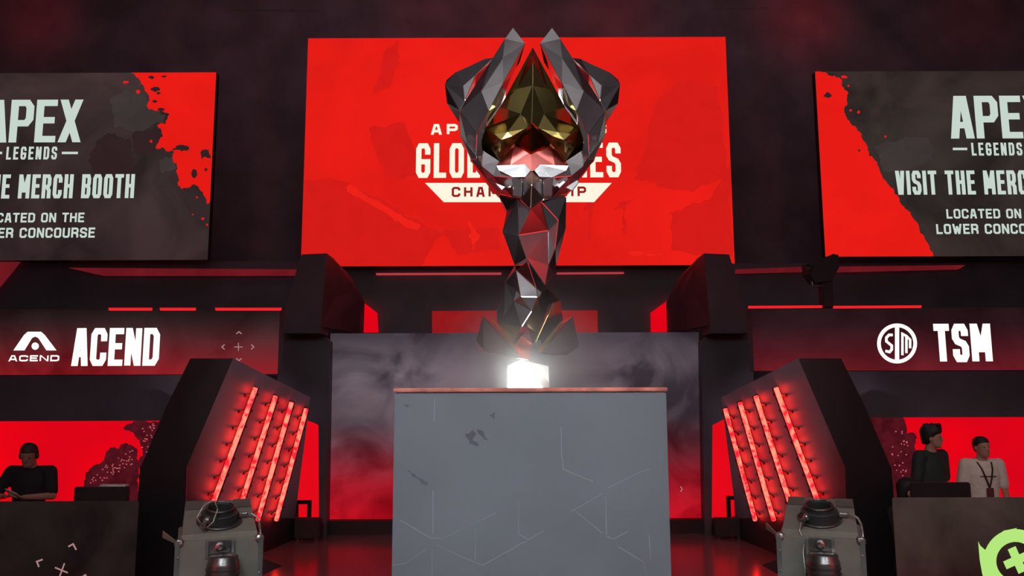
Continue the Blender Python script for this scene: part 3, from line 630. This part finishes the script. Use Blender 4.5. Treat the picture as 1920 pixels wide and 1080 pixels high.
facets('blade', [(1024, 537, .0), (1051, 564, -.06), (1037, 568, -.13), (1035, 591, -.10), (1028, 590, -.16), (1013, 637, -.14), (1004, 642, -.18), (1056, 602, .02), (1019, 657, -.06)], [(0, 1, 2), (1, 3, 4, 2), (3, 5, 6, 4), (1, 7, 8, 5, 3)], 'gold', .08)
wr = [(1074, 592, .04), (1086, 650, .08), (1061, 667, .0), (1014, 663, -.10), (1052, 602, -.06), (1008, 656, -.15)]
facets('foot_wing', wr, [(4, 0, 3, 5), (0, 1, 2, 3)], 'chrome', .08)
facets('foot_wing', [(905, 592, .04), (917, 594, -.03), (966, 650, -.15), (976, 673, -.12), (908, 660, .0), (892, 641, .08)], [(0, 1, 2, 3), (0, 3, 4, 5)], 'chrome', .08)
facets('wing_edge', [(905, 591, .02), (918, 594, -.05), (968, 650, -.175), (974, 668, -.165)], [(0, 1, 2, 3)], 'eyegold', .03)
facets('wing_edge', [(1075, 591, .02), (1054, 602, -.09), (1008, 656, -.175), (1015, 661, -.135)], [(0, 1, 2, 3)], 'eyegold', .03)
facets('wing_edge', [(1051, 563, -.085), (1038, 568, -.145), (1028, 591, -.175), (1036, 591, -.13)], [(0, 1, 2, 3)], 'eyegold', .03)
def ft(x, y, d):
    p = P(x, y, TY+d)
    if y > 724: p.z = zpl+.001
    return p
bm = BM(); fr = [ft(952, 686, -.1), ft(967, 679, -.1), ft(979, 674, -.1), ft(1000, 680, -.1), ft(1029, 686, -.06), ft(1030, 727, -.06), ft(951, 727, -.1)]
prism(bm, fr, [p+Vector((0, .18, 0)) for p in fr]); foot = mesh('foot', bm, 'silver', tro)
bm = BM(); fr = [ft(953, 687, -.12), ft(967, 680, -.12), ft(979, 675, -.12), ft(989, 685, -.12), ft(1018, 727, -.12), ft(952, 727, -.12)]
prism(bm, fr, [p+Vector((0, .015, 0)) for p in fr]); meta(mesh('glare_facet', bm, 'lit', foot), 'blazing white facet, floodlight reflection put in as glow')  # glows in place of the floodlights reflected here
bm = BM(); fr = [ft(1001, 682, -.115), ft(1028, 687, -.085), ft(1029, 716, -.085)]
prism(bm, fr, [p+Vector((0, .012, 0)) for p in fr]); mesh('side_glare_facet', bm, 'pure', foot)  # reflected glare again as emission, borrowing the lettering white

# ------------------------------------------------------------------ effect machines in front of the stage
def machine(ox, lab, coiled):
    """hinged grey case with a round black nozzle on its sloping lid and a tank strapped to its front"""
    Y = 4.2; W = .2; zt_ = 1.9-.259*Y/1.5; z0_ = .55
    t = thing('effect_machine', (ox, Y+.25, z0_), lab, 'stage effect machine')
    def L(x, y, z): return (ox+x, Y+y, z)
    mesh('case', box(BM(), L(-W, 0, z0_+.03), L(W, .5, zt_), .006), 'case', t)
    for sx in (-1, 1):
        for sy in (0, .5):
            mesh('caster', lathe(BM(), [(.001, 0), (.03, 0), (.03, .03), (.001, .03)], L(sx*(W-.06), .08 if sy == 0 else .42, z0_)), 'rubber', t)
    # aluminium edges and corners of the case
    for sx in (-1, 1):
        o = mesh('edge_profile', box(BM(), L(sx*W-.012, -.008, z0_+.05), L(sx*W+.012, .012, zt_+.004), .003), 'alu', t)
        bm = BM()
        for k in range(5): bmesh.ops.create_uvsphere(bm, u_segments=8, v_segments=6, radius=.006, matrix=Matrix.Translation(L(sx*(W-.004), -.01, zt_-.08-.1*k)))
        mesh('rivet', bm, 'alu', o)
        bm = BM(); bmesh.ops.create_uvsphere(bm, u_segments=12, v_segments=8, radius=.026, matrix=Matrix.Translation(L(sx*(W-.008), .012, zt_-.012)) @ Matrix.Diagonal((1, .8, 1, 1))); mesh('ball_corner', bm, 'alu', t)
    bm = BM(); prism(bm, [L(-W-.005, 0, zt_), L(-W-.075, .16, zt_+.03), L(-W-.075, .16, zt_-.0), L(-W-.005, 0, zt_-.012)], [L(-W-.005, .02, zt_), L(-W-.075, .2, zt_+.03), L(-W-.075, .2, zt_), L(-W-.005, .02, zt_-.012)]); mesh('hinge_flap', bm, 'case', t)
    # sloping head
    zf, zbk = zt_+.012, P(400, 938, Y+.45).z
    bm = BM(); wf, wb = .182, .17
    prism(bm, [L(-wf, .02, zt_), L(wf, .02, zt_), L(wf, .45, zt_), L(-wf, .45, zt_)], [L(-wf, .05, zf+.012), L(wf, .05, zf+.012), L(wb, .45, zbk), L(-wb, .45, zbk)])
    hd = mesh('sloping_lid', bm, 'case', t)
    nrm = Vector((0, -(zbk-zf-.012), .40)).normalized()
    for sx in (-1, 1):
        bm = BM()
        a = Vector(L(sx*.125-.045, .33, 0)); sl = (zbk-zf-.012)/.40
        f = lambda x, y: Vector(L(x, y, zf+.012+sl*(y-.05)+.003))
        prism(bm, [f(sx*.125-.045, .34), f(sx*.125+.045, .34), f(sx*.125+.045, .44), f(sx*.125-.045, .44)], [f(sx*.125-.045, .34)+nrm*.006, f(sx*.125+.045, .34)+nrm*.006, f(sx*.125+.045, .44)+nrm*.006, f(sx*.125-.045, .44)+nrm*.006]); mesh('recess_plate', bm, 'case2', hd)
    c = Vector(L(0, .175, zf+.012+sl*.125))
    nz = mesh('nozzle', lathe(BM(), [(.106, 0), (.108, .009), (.093, .012), (.09, .05), (.093, .055), (.084, .061), (.072, .062), (.072, .078), (.066, .08), (.06, .075), (.06, .015), (.001, .013)], c, nrm, 36), 'rubber', t)
    for r_, h_ in ((.069, .083), (.067, .068), (.11, .009)):
        bm = BM(); u = nrm.orthogonal().normalized(); v = nrm.cross(u)
        tube(bm, [c+nrm*h_+(u*math.cos(k*math.pi/16)+v*math.sin(k*math.pi/16))*r_ for k in range(33)], .0055, 8); mesh('ring', bm, 'tank', nz, True)
    # brass/silver fittings
    p = Vector(L(.088, .19, c.z+.03)); bm = BM(); lathe(bm, [(.001, 0), (.012, 0), (.016, .012), (.012, .025), (.012, .05), (.008, .055), (.001, .056)], p, (1, 0, .05), 12); fit = mesh('hose_coupling', bm, 'alu', t)
    bm = BM(); tube(bm, [p+Vector((.05, 0, 0)), p+Vector((.075, -.005, .003)), p+Vector((.1, -.015, -.012)), p+Vector((.113, -.03, -.04)), p+Vector((.117, -.06, -.075)), p+Vector((.117, -.1, -.10))], .0062, 10); mesh('hose', bm, 'hose', fit, True)
    p = Vector(L(-.06, .095, c.z+.028)); d = Vector((-.35, -.8, -.35)).normalized()
    bm = BM(); lathe(bm, [(.001, 0), (.017, 0), (.017, .02), (.012, .024), (.012, .055), (.015, .06), (.015, .07), (.001, .072)], p, d, 12); vlv = mesh('valve', bm, 'alu', t)
    e_ = p+d*.07
    if coiled:
        bm = BM(); tube(bm, [e_+Vector((0, -.004, 0)), e_+Vector((-.03, -.01, .05)), e_+Vector((.0, .02, .10)), e_+Vector((.05, .05, .13)), e_+Vector((.07, .02, .08)), e_+Vector((.05, -.005, .02)), e_+Vector((.02, -.01, -.005))], .004, 8)
    else:
        bm = BM(); tube(bm, [e_, e_+Vector((-.012, -.02, -.04)), e_+Vector((.012, -.03, -.09)), e_+Vector((.005, -.1, -.13)), e_+Vector((.014, -.105, -.25)), e_+Vector((.02, -.105, -.45))], .0045, 8)
    mesh('safety_cable', bm, 'hose', vlv, True)
    # latch and tank on the front
    lt = mesh('latch', box(BM(), L(-.05, -.022, zt_-.075), L(.05, -.001, zt_-.006), .004), 'tank', t)
    bm = BM(); lathe(bm, [(.001, 0), (.02, 0), (.024, .012), (.012, .02), (.001, .02)], L(0, -.022, zt_-.035), (0, -1, 0), 14); tube(bm, [L(-.03, -.03, zt_-.05), L(0, -.045, zt_-.02), L(.03, -.03, zt_-.05)], .005, 8); mesh('latch_handle', bm, 'alu', lt)
    for sx in (-1, 1): mesh('bracket', box(BM(), L(sx*.062-.006, -.03, zt_-.085), L(sx*.062+.006, -.001, zt_-.004), .002), 'alu', lt)
    tx = .015
    tk = mesh('tank', lathe(BM(), [(.001, 0), (.07, 0), (.078, .01), (.078, .435), (.075, .45), (.07, .455), (.07, .475), (.06, .482), (.001, .482)], L(tx, -.085, zt_-.545), (0, 0, 1), 32), 'tank', t, True)
    for hh in (.385, .41): mesh('band', lathe(BM(), [(.078, 0), (.0815, .001), (.0815, .008), (.078, .009)], L(tx, -.085, zt_-.545+hh), (0, 0, 1), 32), 'rubber', tk)
    mesh('tank_handle', tube(BM(), [L(tx+.07, -.1, zt_-.45), L(tx+.1, -.11, zt_-.40), L(tx+.1, -.11, zt_-.46), L(tx+.08, -.1, zt_-.5)], .01, 8), 'rubber', tk)
    t.rotation_euler.z = R(22) if coiled else R(-22)
    return t
xl = P(411, 960, 4.45).x; xr = P(1537, 960, 4.45).x
machine(xl, 'grey stage effect machine with coiled cable on nozzle, left of the plinth', True)
machine(xr, 'grey stage effect machine with cable hanging down its front, right of the plinth', False)

# ------------------------------------------------------------------ railings and floor boxes by the red columns
for n, (x0, x1, y0, lab) in enumerate(((553, 584, 938, 'low black rail in front of the left red column'), (1362, 1384, 930, 'low black rail in front of the right red column'))):
    Y = 11.4; a = P(x0, y0, Y); b = P(x1, y0, Y); bm = BM()
    t = thing('rail', ((a.x+b.x)/2, Y, 0), lab, 'rail')
    mesh('top_bar', box(BM(), (a.x, Y-.025, a.z-.05), (b.x, Y+.025, a.z)), 'black', t)
    for s in (a.x, b.x-.05): mesh('post', box(BM(), (s, Y-.025, 0), (s+.05, Y+.025, a.z-.051)), 'black', t)
for n, (x0, x1, y0, y1, lab) in enumerate(((552, 600, 972, 992, 'black floor light box at the foot of the left red column'), (1340, 1392, 972, 994, 'black floor light box at the foot of the right red column'))):
    Y = 10.9; a = P(x0, y0, Y); b = P(x1, y1, Y)
    t = thing('floor_light', ((a.x+b.x)/2, Y+.1, 0), lab, 'floor light')
    mesh('housing', box(BM(), (a.x, Y, .03), (b.x, Y+.12, a.z), .01), 'black', t)
    for s in (a.x+.03, b.x-.07): mesh('foot', box(BM(), (s, Y+.01, 0), (s+.04, Y+.1, .031)), 'rubber', t)

# ------------------------------------------------------------------ camera on a post above the right banner
Y = 9.35; zt_ = P(1552, 573, Y).z+.002
a = P(1552, 573, Y)
t = thing('broadcast_camera', (a.x, Y, a.z), 'black camera on a dark post above the right banner', 'camera')
w_ = .066
mesh('post', box(BM(), (a.x-w_, Y-.03, P(1552, 577, Y).z), (a.x+w_, Y+.1, P(1552, 520, Y).z), .01), 'black', t)
mesh('camera_body', slab(BM(), [(1515, 492), (1545, 484), (1562, 476), (1572, 478), (1574, 500), (1560, 526), (1530, 530), (1518, 512)], Y-.06, .22), 'black', t)
q = P(1520, 500, Y); mesh('lens', lathe(BM(), [(.001, 0), (.04, 0), (.045, .02), (.045, .12), (.035, .125), (.03, .1), (.001, .1)], (q.x, Y, q.z), (-.5, -.8, -.15), 20), 'rubber', t, True)
mesh('bracket', tube(BM(), [P(1522, 528, Y-.03), P(1524, 536, Y-.03), P(1545, 536, Y-.03)], .012, 8), 'tank', t)

# ------------------------------------------------------------------ people
def capsule(bm, a, ra, b, rb, seg=14):
    a = Vector(a); b = Vector(b); d = (b-a).normalized(); pts = []; rs = []
    for k in range(5): t_ = math.pi/2*(1-k/4); pts.append(a-d*ra*math.sin(t_)); rs.append(max(ra*math.cos(t_), .0008))
    for k in range(5): t_ = math.pi/2*k/4; pts.append(b+d*rb*math.sin(t_)); rs.append(max(rb*math.cos(t_), .0008))
    u = d.orthogonal().normalized(); v = d.cross(u); rings = [[bm.verts.new(p+(u*math.cos(x)+v*math.sin(x))*r_) for x in [2*math.pi*k/seg for k in range(seg)]] for p, r_ in zip(pts, rs)]
    for p, q in zip(rings, rings[1:]):
        for k in range(seg): bm.faces.new((p[k], p[(k+1) % seg], q[(k+1) % seg], q[k]))
    bm.faces.new(rings[0][::-1]); bm.faces.new(rings[-1])
def loft(bm, secs, seg=24):
    """secs: (x, y, z, rx, ry) horizontal ellipses"""
    rings = [[bm.verts.new((x+rx*math.cos(t_), y+ry*math.sin(t_), z)) for t_ in [2*math.pi*k/seg for k in range(seg)]] for x, y, z, rx, ry in secs]
    for p, q in zip(rings, rings[1:]):
        for k in range(seg): bm.faces.new((p[k], p[(k+1) % seg], q[(k+1) % seg], q[k]))
    bm.faces.new(rings[0][::-1]); bm.faces.new(rings[-1])
def ball(bm, c, r, sc=(1, 1, 1), rot=None):
    mtx = Matrix.Translation(c) @ (rot.to_4x4() if rot else Matrix.Identity(4)) @ Matrix.Diagonal((*sc, 1))
    bmesh.ops.create_uvsphere(bm, u_segments=16, v_segments=12, radius=r, matrix=mtx)
def fuse(bm, voxel, smooth_it=6):
    """one continuous surface from overlapping limbs"""
    bmesh.ops.recalc_face_normals(bm, faces=bm.faces)
    me = bpy.data.meshes.new('tmp'); bm.to_mesh(me); bm.free(); o = bpy.data.objects.new('tmp', me); C.objects.link(o)
    r_ = o.modifiers.new('r', 'REMESH'); r_.mode = 'VOXEL'; r_.voxel_size = voxel
    s_ = o.modifiers.new('s', 'SMOOTH'); s_.iterations = smooth_it; s_.factor = .5
    bpy.context.view_layer.update(); ev = o.evaluated_get(bpy.context.evaluated_depsgraph_get())
    b2 = BM(); b2.from_mesh(ev.to_mesh()); ev.to_mesh_clear(); bpy.data.objects.remove(o); bpy.data.meshes.remove(me); return b2
def head_into(bm, hc, yaw, nod=0):
    """head about hc (centre between ears), facing -Y turned by yaw"""
    rot = Matrix.Rotation(yaw, 4, 'Z') @ Matrix.Rotation(nod, 4, 'X'); T = Matrix.Translation(hc) @ rot
    n0 = len(bm.verts); tmp = BM()
    loft(tmp, [(0, -.055, -.115, .018, .015), (0, -.05, -.105, .042, .045), (0, -.03, -.08, .056, .068), (0, -.015, -.04, .066, .085), (0, -.005, 0, .073, .095), (0, .0, .04, .076, .1), (0, .003, .075, .07, .09), (0, .005, .1, .052, .068), (0, .005, .115, .022, .03)])
    ball(tmp, (0, -.105, -.028), .014, (1, 1.3, 1)); capsule(tmp, (0, -.095, .012), .008, (0, -.112, -.025), .011)
    ball(tmp, (0, -.085, -.066), .016, (1.5, .8, .55)); ball(tmp, (0, -.088, .022), .02, (2.2, .5, .4))
    for s_ in (-1, 1): ball(tmp, (s_*.075, .008, -.01), .028, (.4, .7, 1.1))
    bmesh.ops.transform(tmp, matrix=T, verts=tmp.verts); me = bpy.data.meshes.new('h'); tmp.to_mesh(me); tmp.free(); bm.from_mesh(me); bpy.data.meshes.remove(me)
    return T
def hand_into(bm, wrist, d, pn, curl=.6, thumb=1):
    """palm, four unequal fingers with two bends and a thumb; d = pointing dir, pn = palm normal"""
    d = Vector(d).normalized(); pn = Vector(pn); pn = (pn-d*pn.dot(d)).normalized(); s_ = d.cross(pn); w0 = Vector(wrist)
    for k in range(4): capsule(bm, w0+s_*(k-1.5)*.014, .014, w0+d*.085+s_*(k-1.5)*.021, .012)
    for k, ln in enumerate((.062, .076, .082, .072)):
        p = w0+d*.09+s_*(k-1.5)*.021; a1 = curl*.6; dd = d
        for j, fr_ in enumerate((.45, .32, .23)):
            dd = (dd*math.cos(a1)+pn*math.sin(a1)).normalized() if j else (d*math.cos(a1*.6)+pn*math.sin(a1*.6)).normalized()
            q = p+dd*ln*fr_; capsule(bm, p, .0095-.0006*j, q, .009-.0008*j, 8); p = q
    p = w0+d*.03+s_*thumb*.03; q = p+(d*.6+s_*thumb*.7+pn*.35).normalized()*.042; capsule(bm, p, .013, q, .011, 8); capsule(bm, q, .011, q+(d*.9+s_*thumb*.1+pn*.4).normalized()*.032, .009, 8)
def person(base, H, yaw, head_yaw, arms, lab, shirt, hairmat, hairstyle='short', sit=False, seat_z=.45, extra=None, lean=0, tw=1.0):
    t = thing('person', base, lab, 'person'); t.rotation_euler = (0, 0, 0)
    k = H/1.755
    Wm = Matrix.Translation(base) @ Matrix.Rotation(yaw, 4, 'Z') @ Matrix.Scale(k, 4)
    dz = (seat_z/k-.94) if sit else 0
    def fin(bm): bmesh.ops.transform(bm, matrix=Wm, verts=bm.verts); return bm
    body = BM()
    loft(body, [(0, 0, .86+dz, .14, .10), (0, 0, .95+dz, .165, .115), (0, 0, 1.06+dz, .145, .10), (0, 0, 1.2+dz, .16, .11), (0, .005, 1.32+dz, .175, .115), (0, .01, 1.42+dz, .165, .095), (0, .01, 1.47+dz, .10, .07), (0, .0, 1.49+dz, .06, .058)])
    capsule(body, (0, .01, 1.45+dz), .06, (0, -.02, 1.55+dz), .056)
    T = head_into(body, (0, -.03-.03*lean, 1.63+dz-.02*lean), head_yaw-yaw, R(18)*lean)
    sh = []
    for s_, (el, wr_, hd, pn, cu) in zip((-1, 1), arms):
        S_ = Vector((s_*.19*tw, .0, 1.43+dz)); el = Vector(el)+Vector((0, 0, dz)); wr_ = Vector(wr_)+Vector((0, 0, dz))
        capsule(body, S_, .056, el, .041); capsule(body, el, .041, wr_, .027); capsule(body, (0, .01, 1.43+dz), .06, S_, .058)
        if hd: hand_into(body, wr_, hd, pn, cu, -s_)
        sh.append((S_, el))
    for s_ in (-1, 1):
        hip = Vector((s_*.09, 0, .9+dz))
        if sit: kn = Vector((s_*.1, -.34, .9+dz)); an = Vector((s_*.1, -.34, .09))
        else: kn = Vector((s_*.1, -.01, .5)); an = Vector((s_*.11, .02, .09))
        capsule(body, hip, .085, kn, .056); capsule(body, kn, .055, an, .038); capsule(body, an+Vector((0, .03, -.045)), .038, an+Vector((0, -.17, -.055)), .03)
    mesh('body', fin(fuse(body, .0075, 4)), 'skin', t, True)
    bm = BM(); loft(bm, [(0, 0, .88+dz, .175, .125), (0, 0, .95+dz, .18, .13), (0, 0, 1.06+dz, .165, .122), (0, 0, 1.2+dz, .178, .13), (0, .005, 1.32+dz, .192*tw, .134), (0, .01, 1.42+dz, .175*tw, .11), (0, .012, 1.475+dz, .10, .075)])
    for s_, (S_, el) in zip((-1, 1), sh):
        capsule(bm, (0, .01, 1.42+dz), .075, S_, .07); capsule(bm, S_, .072, S_.lerp(el, .8), .062)
    mesh('shirt', fin(fuse(bm, .011, 5)), shirt, t, True)
    bm = BM(); loft(bm, [(0, 0, .84+dz, .15, .11), (0, 0, .93+dz, .172, .122)])
    for s_ in (-1, 1):
        hip = Vector((s_*.09, 0, .9+dz))
        if sit: kn = Vector((s_*.1, -.34, .9+dz)); an = Vector((s_*.1, -.34, .12))
        else: kn = Vector((s_*.1, -.01, .5)); an = Vector((s_*.11, .02, .12))
        capsule(bm, hip, .098, kn, .07); capsule(bm, kn, .07, an, .055)
    mesh('trousers', fin(fuse(bm, .014, 4)), 'trouser', t, True)
    bm = BM()
    for s_ in (-1, 1):
        an = Vector((s_*.1, -.34, .09)) if sit else Vector((s_*.11, .02, .09))
        capsule(bm, an+Vector((0, .03, -.042)), .047, an+Vector((0, -.18, -.05)), .038)
    mesh('shoes', fin(fuse(bm, .012, 3)), 'black', t, True)
    # hair cap following the skull
    bm = BM()
    if hairstyle == 'short':
        loft(bm, [(0, .05, -.06, .04, .05), (0, .03, -.02, .074, .075), (0, .018, .03, .084, .098), (0, .012, .065, .083, .108), (0, .01, .1, .066, .088), (0, .01, .128, .03, .045)])
    elif hairstyle == 'quiff':
        loft(bm, [(0, .055, -.075, .04, .045), (0, .035, -.03, .076, .075), (0, .02, .025, .086, .096), (0, .006, .07, .088, .116), (0, -.002, .115, .076, .108), (0, -.01, .145, .045, .07)])
        for q in range(14): ball(bm, (random.uniform(-.05, .05), random.uniform(-.09, .07), .125+random.uniform(0, .02)), .024)
    else:
        loft(bm, [(0, .08, -.16, .06, .045), (0, .07, -.1, .08, .05), (0, .055, -.03, .084, .064), (0, .035, .03, .088, .09), (0, .012, .07, .088, .112), (0, .01, .11, .068, .088), (0, .01, .135, .03, .045)])
    bmesh.ops.transform(bm, matrix=T, verts=bm.verts); mesh('hair', fin(fuse(bm, .008, 3)), hairmat, t, True)
    bm = BM()
    for s_ in (-1, 1): ball(bm, (s_*.031, -.083, .004), .0095)
    bmesh.ops.transform(bm, matrix=T, verts=bm.verts); mesh('eyes', fin(bm), 'eye', t, True)
    if extra: extra(t, fin, T, dz)
    return t
# person in black T-shirt, both forearms in front, holding a phone
YL = 9.2; c = P(57, 900, YL); hz = P(66, 828, YL).z
armsL = [((-.31, -.1, 1.18), (-.09, -.3, 1.20), (.85, -.35, .05), (0, -.1, .9), .9), ((.31, -.1, 1.18), (.12, -.3, 1.19), (-.75, -.5, .12), (0, .1, .9), .9)]
def phone(t, fin, T, dz):
    bm = BM(); lathe(bm, [(.001, 0), (.034, 0), (.036, .018), (.02, .024), (.001, .025)], (.072, 0, -.03), (1, 0, 0), 14); lathe(bm, [(.001, 0), (.034, 0), (.036, .018), (.02, .024), (.001, .025)], (-.072, 0, -.03), (-1, 0, 0), 14)
    tube(bm, [(.09*math.cos(k*math.pi/12), .01, .112*math.sin(k*math.pi/12)+.0) for k in range(13)], .008, 8)
    bmesh.ops.transform(bm, matrix=T @ Matrix.Translation((0, 0, .025)), verts=bm.verts); mesh('headset', fin(bm), 'rubber', t, True)
pL = person(Vector((c.x, YL, -.4)), (hz+.4)*1.0, 0, R(12), armsL, 'person in black T-shirt behind the left desk, looking down at hands', 'tee', 'brown', 'short', extra=phone, lean=1, tw=1.12)
k = (hz+.4)/1.755
bm = BM(); box(bm, (-.075, -.04, -.006), (.075, .04, .006), .004)
bmesh.ops.transform(bm, matrix=Matrix.Translation((c.x+.035, YL-.37*k, -.4+1.245*k)) @ Matrix.Rotation(R(22), 4, 'Y') @ Matrix.Rotation(R(-35), 4, 'X'), verts=bm.verts)
meta(mesh('phone', bm, 'paper'), 'pale phone held in the hands of the person in black T-shirt', 'phone')
# platform behind the right desk
struct('trim_9', box(BM(), (P(1690, 900, 7.9).x, 7.3, -.4), (7.5, 9.65, -.22)), 'black')
down = [((-.24, .02, 1.13), (-.22, -.10, .88), (0, -.1, -1), (1, 0, 0), .5), ((.24, .02, 1.13), (.22, -.10, .88), (0, -.1, -1), (-1, 0, 0), .5)]
YD = 9.15; c = P(1748, 900, YD); hz = P(1742, 795, YD).z
person(Vector((c.x, YD, -.22)), (hz+.22)*.985, R(25), R(62), down, 'person in dark jersey behind the right desk, head turned to the right', 'jersey', 'hair', 'quiff', tw=.95)
YW = 9.1; c = P(1843, 900, YW); hz = P(1838, 814, YW).z
armsW = [((-.25, .03, 1.13), (-.2, -.15, .90), (0, -.2, -1), (1, 0, 0), .5), ((.25, .02, 1.13), (.17, -.2, .98), (-.3, -.8, -.2), (0, 0, -1), .5)]
def lan(t, fin, T, dz):
    bm = BM()
    for s_ in (-1, 1):
        pts = [(s_*.075, .03, 1.50), (s_*.08, -.06, 1.455), (s_*.06, -.122, 1.38), (s_*.03, -.145, 1.27), (.0, -.148, 1.17)]
        for p, q in zip(pts, pts[1:]):
            p = Vector(p); q = Vector(q); prism(bm, [p+Vector((-.009, 0, 0)), p+Vector((.009, 0, 0)), p+Vector((.009, -.004, .002)), p+Vector((-.009, -.004, .002))], [q+Vector((-.009, 0, 0)), q+Vector((.009, 0, 0)), q+Vector((.009, -.004, .002)), q+Vector((-.009, -.004, .002))])
    l_ = mesh('lanyard', fin(bm), 'lanyard', t); bm = BM(); box(bm, (-.04, -.158, 1.05), (.04, -.15, 1.17), .003); mesh('badge', fin(bm), 'badge', l_)
    bm = BM(); box(bm, (-.09, -.139, 1.295), (.09, -.134, 1.305)); mesh('chest_print', fin(bm), 'lanyard', t)
person(Vector((c.x, YW, -.22)), (hz+.22)*.985, R(-4), R(8), armsW, 'person in pale T-shirt with lanyard and badge behind the right desk', 'white', 'hair', 'short', extra=lan)
YS = 7.75; c = P(1703, 915, YS); hz = P(1694, 892, YS).z
seat = .46
Hs = 1.7; ks = Hs/1.78
# seated height chosen so that only the head shows above the desk
sz = (hz+.22)-(1.79-.94)*ks+.0
person(Vector((c.x, YS, -.22)), Hs, R(4), R(62), [((-.16, -.1, 1.15), (-.05, -.24, 1.02), (.3, -.5, -1), (0, 0, -1), .4), ((.2, -.06, 1.15), (.13, -.22, 1.0), (0, -.5, -1), (0, 0, -1), .4)], 'person with dark hair seated low behind the right desk, only head showing', 'tee', 'hair', 'long', sit=True, seat_z=max(.4, sz), tw=.78)

# ------------------------------------------------------------------ ball added for the bloom round the bright foot
mt, nt, out_ = nodes('bloom_haze'); vol = nt.nodes.new('ShaderNodeVolumePrincipled'); nt.links.new(vol.outputs[0], out_.inputs['Volume'])
vol.inputs['Color'].default_value = (.95, 1, .98, 1); vol.inputs['Anisotropy'].default_value = .2
tc = nt.nodes.new('ShaderNodeTexCoord'); gr = nt.nodes.new('ShaderNodeTexGradient'); gr.gradient_type = 'QUADRATIC_SPHERE'
nt.links.new(tc.outputs['Object'], gr.inputs[0]); mu = nt.nodes.new('ShaderNodeMath'); mu.operation = 'MULTIPLY'; mu.inputs[1].default_value = HAZE
nt.links.new(gr.outputs[0], mu.inputs[0]); nt.links.new(mu.outputs[0], vol.inputs['Density'])
c = P(992, 690, TY+.02); bm = BM(); bmesh.ops.create_uvsphere(bm, u_segments=24, v_segments=16, radius=1); me = bpy.data.meshes.new('added_haze'); bm.to_mesh(me); bm.free(); me.materials.append(mt)
hz_ = bpy.data.objects.new('added_haze', me); C.objects.link(hz_); hz_.location = (c.x, TY-.2, zpl+.08); hz_.scale = (.5, .42, .46)
meta(hz_, 'thin pale ball added for the bloom round the bright foot of the trophy', 'added_haze', kind='stuff')
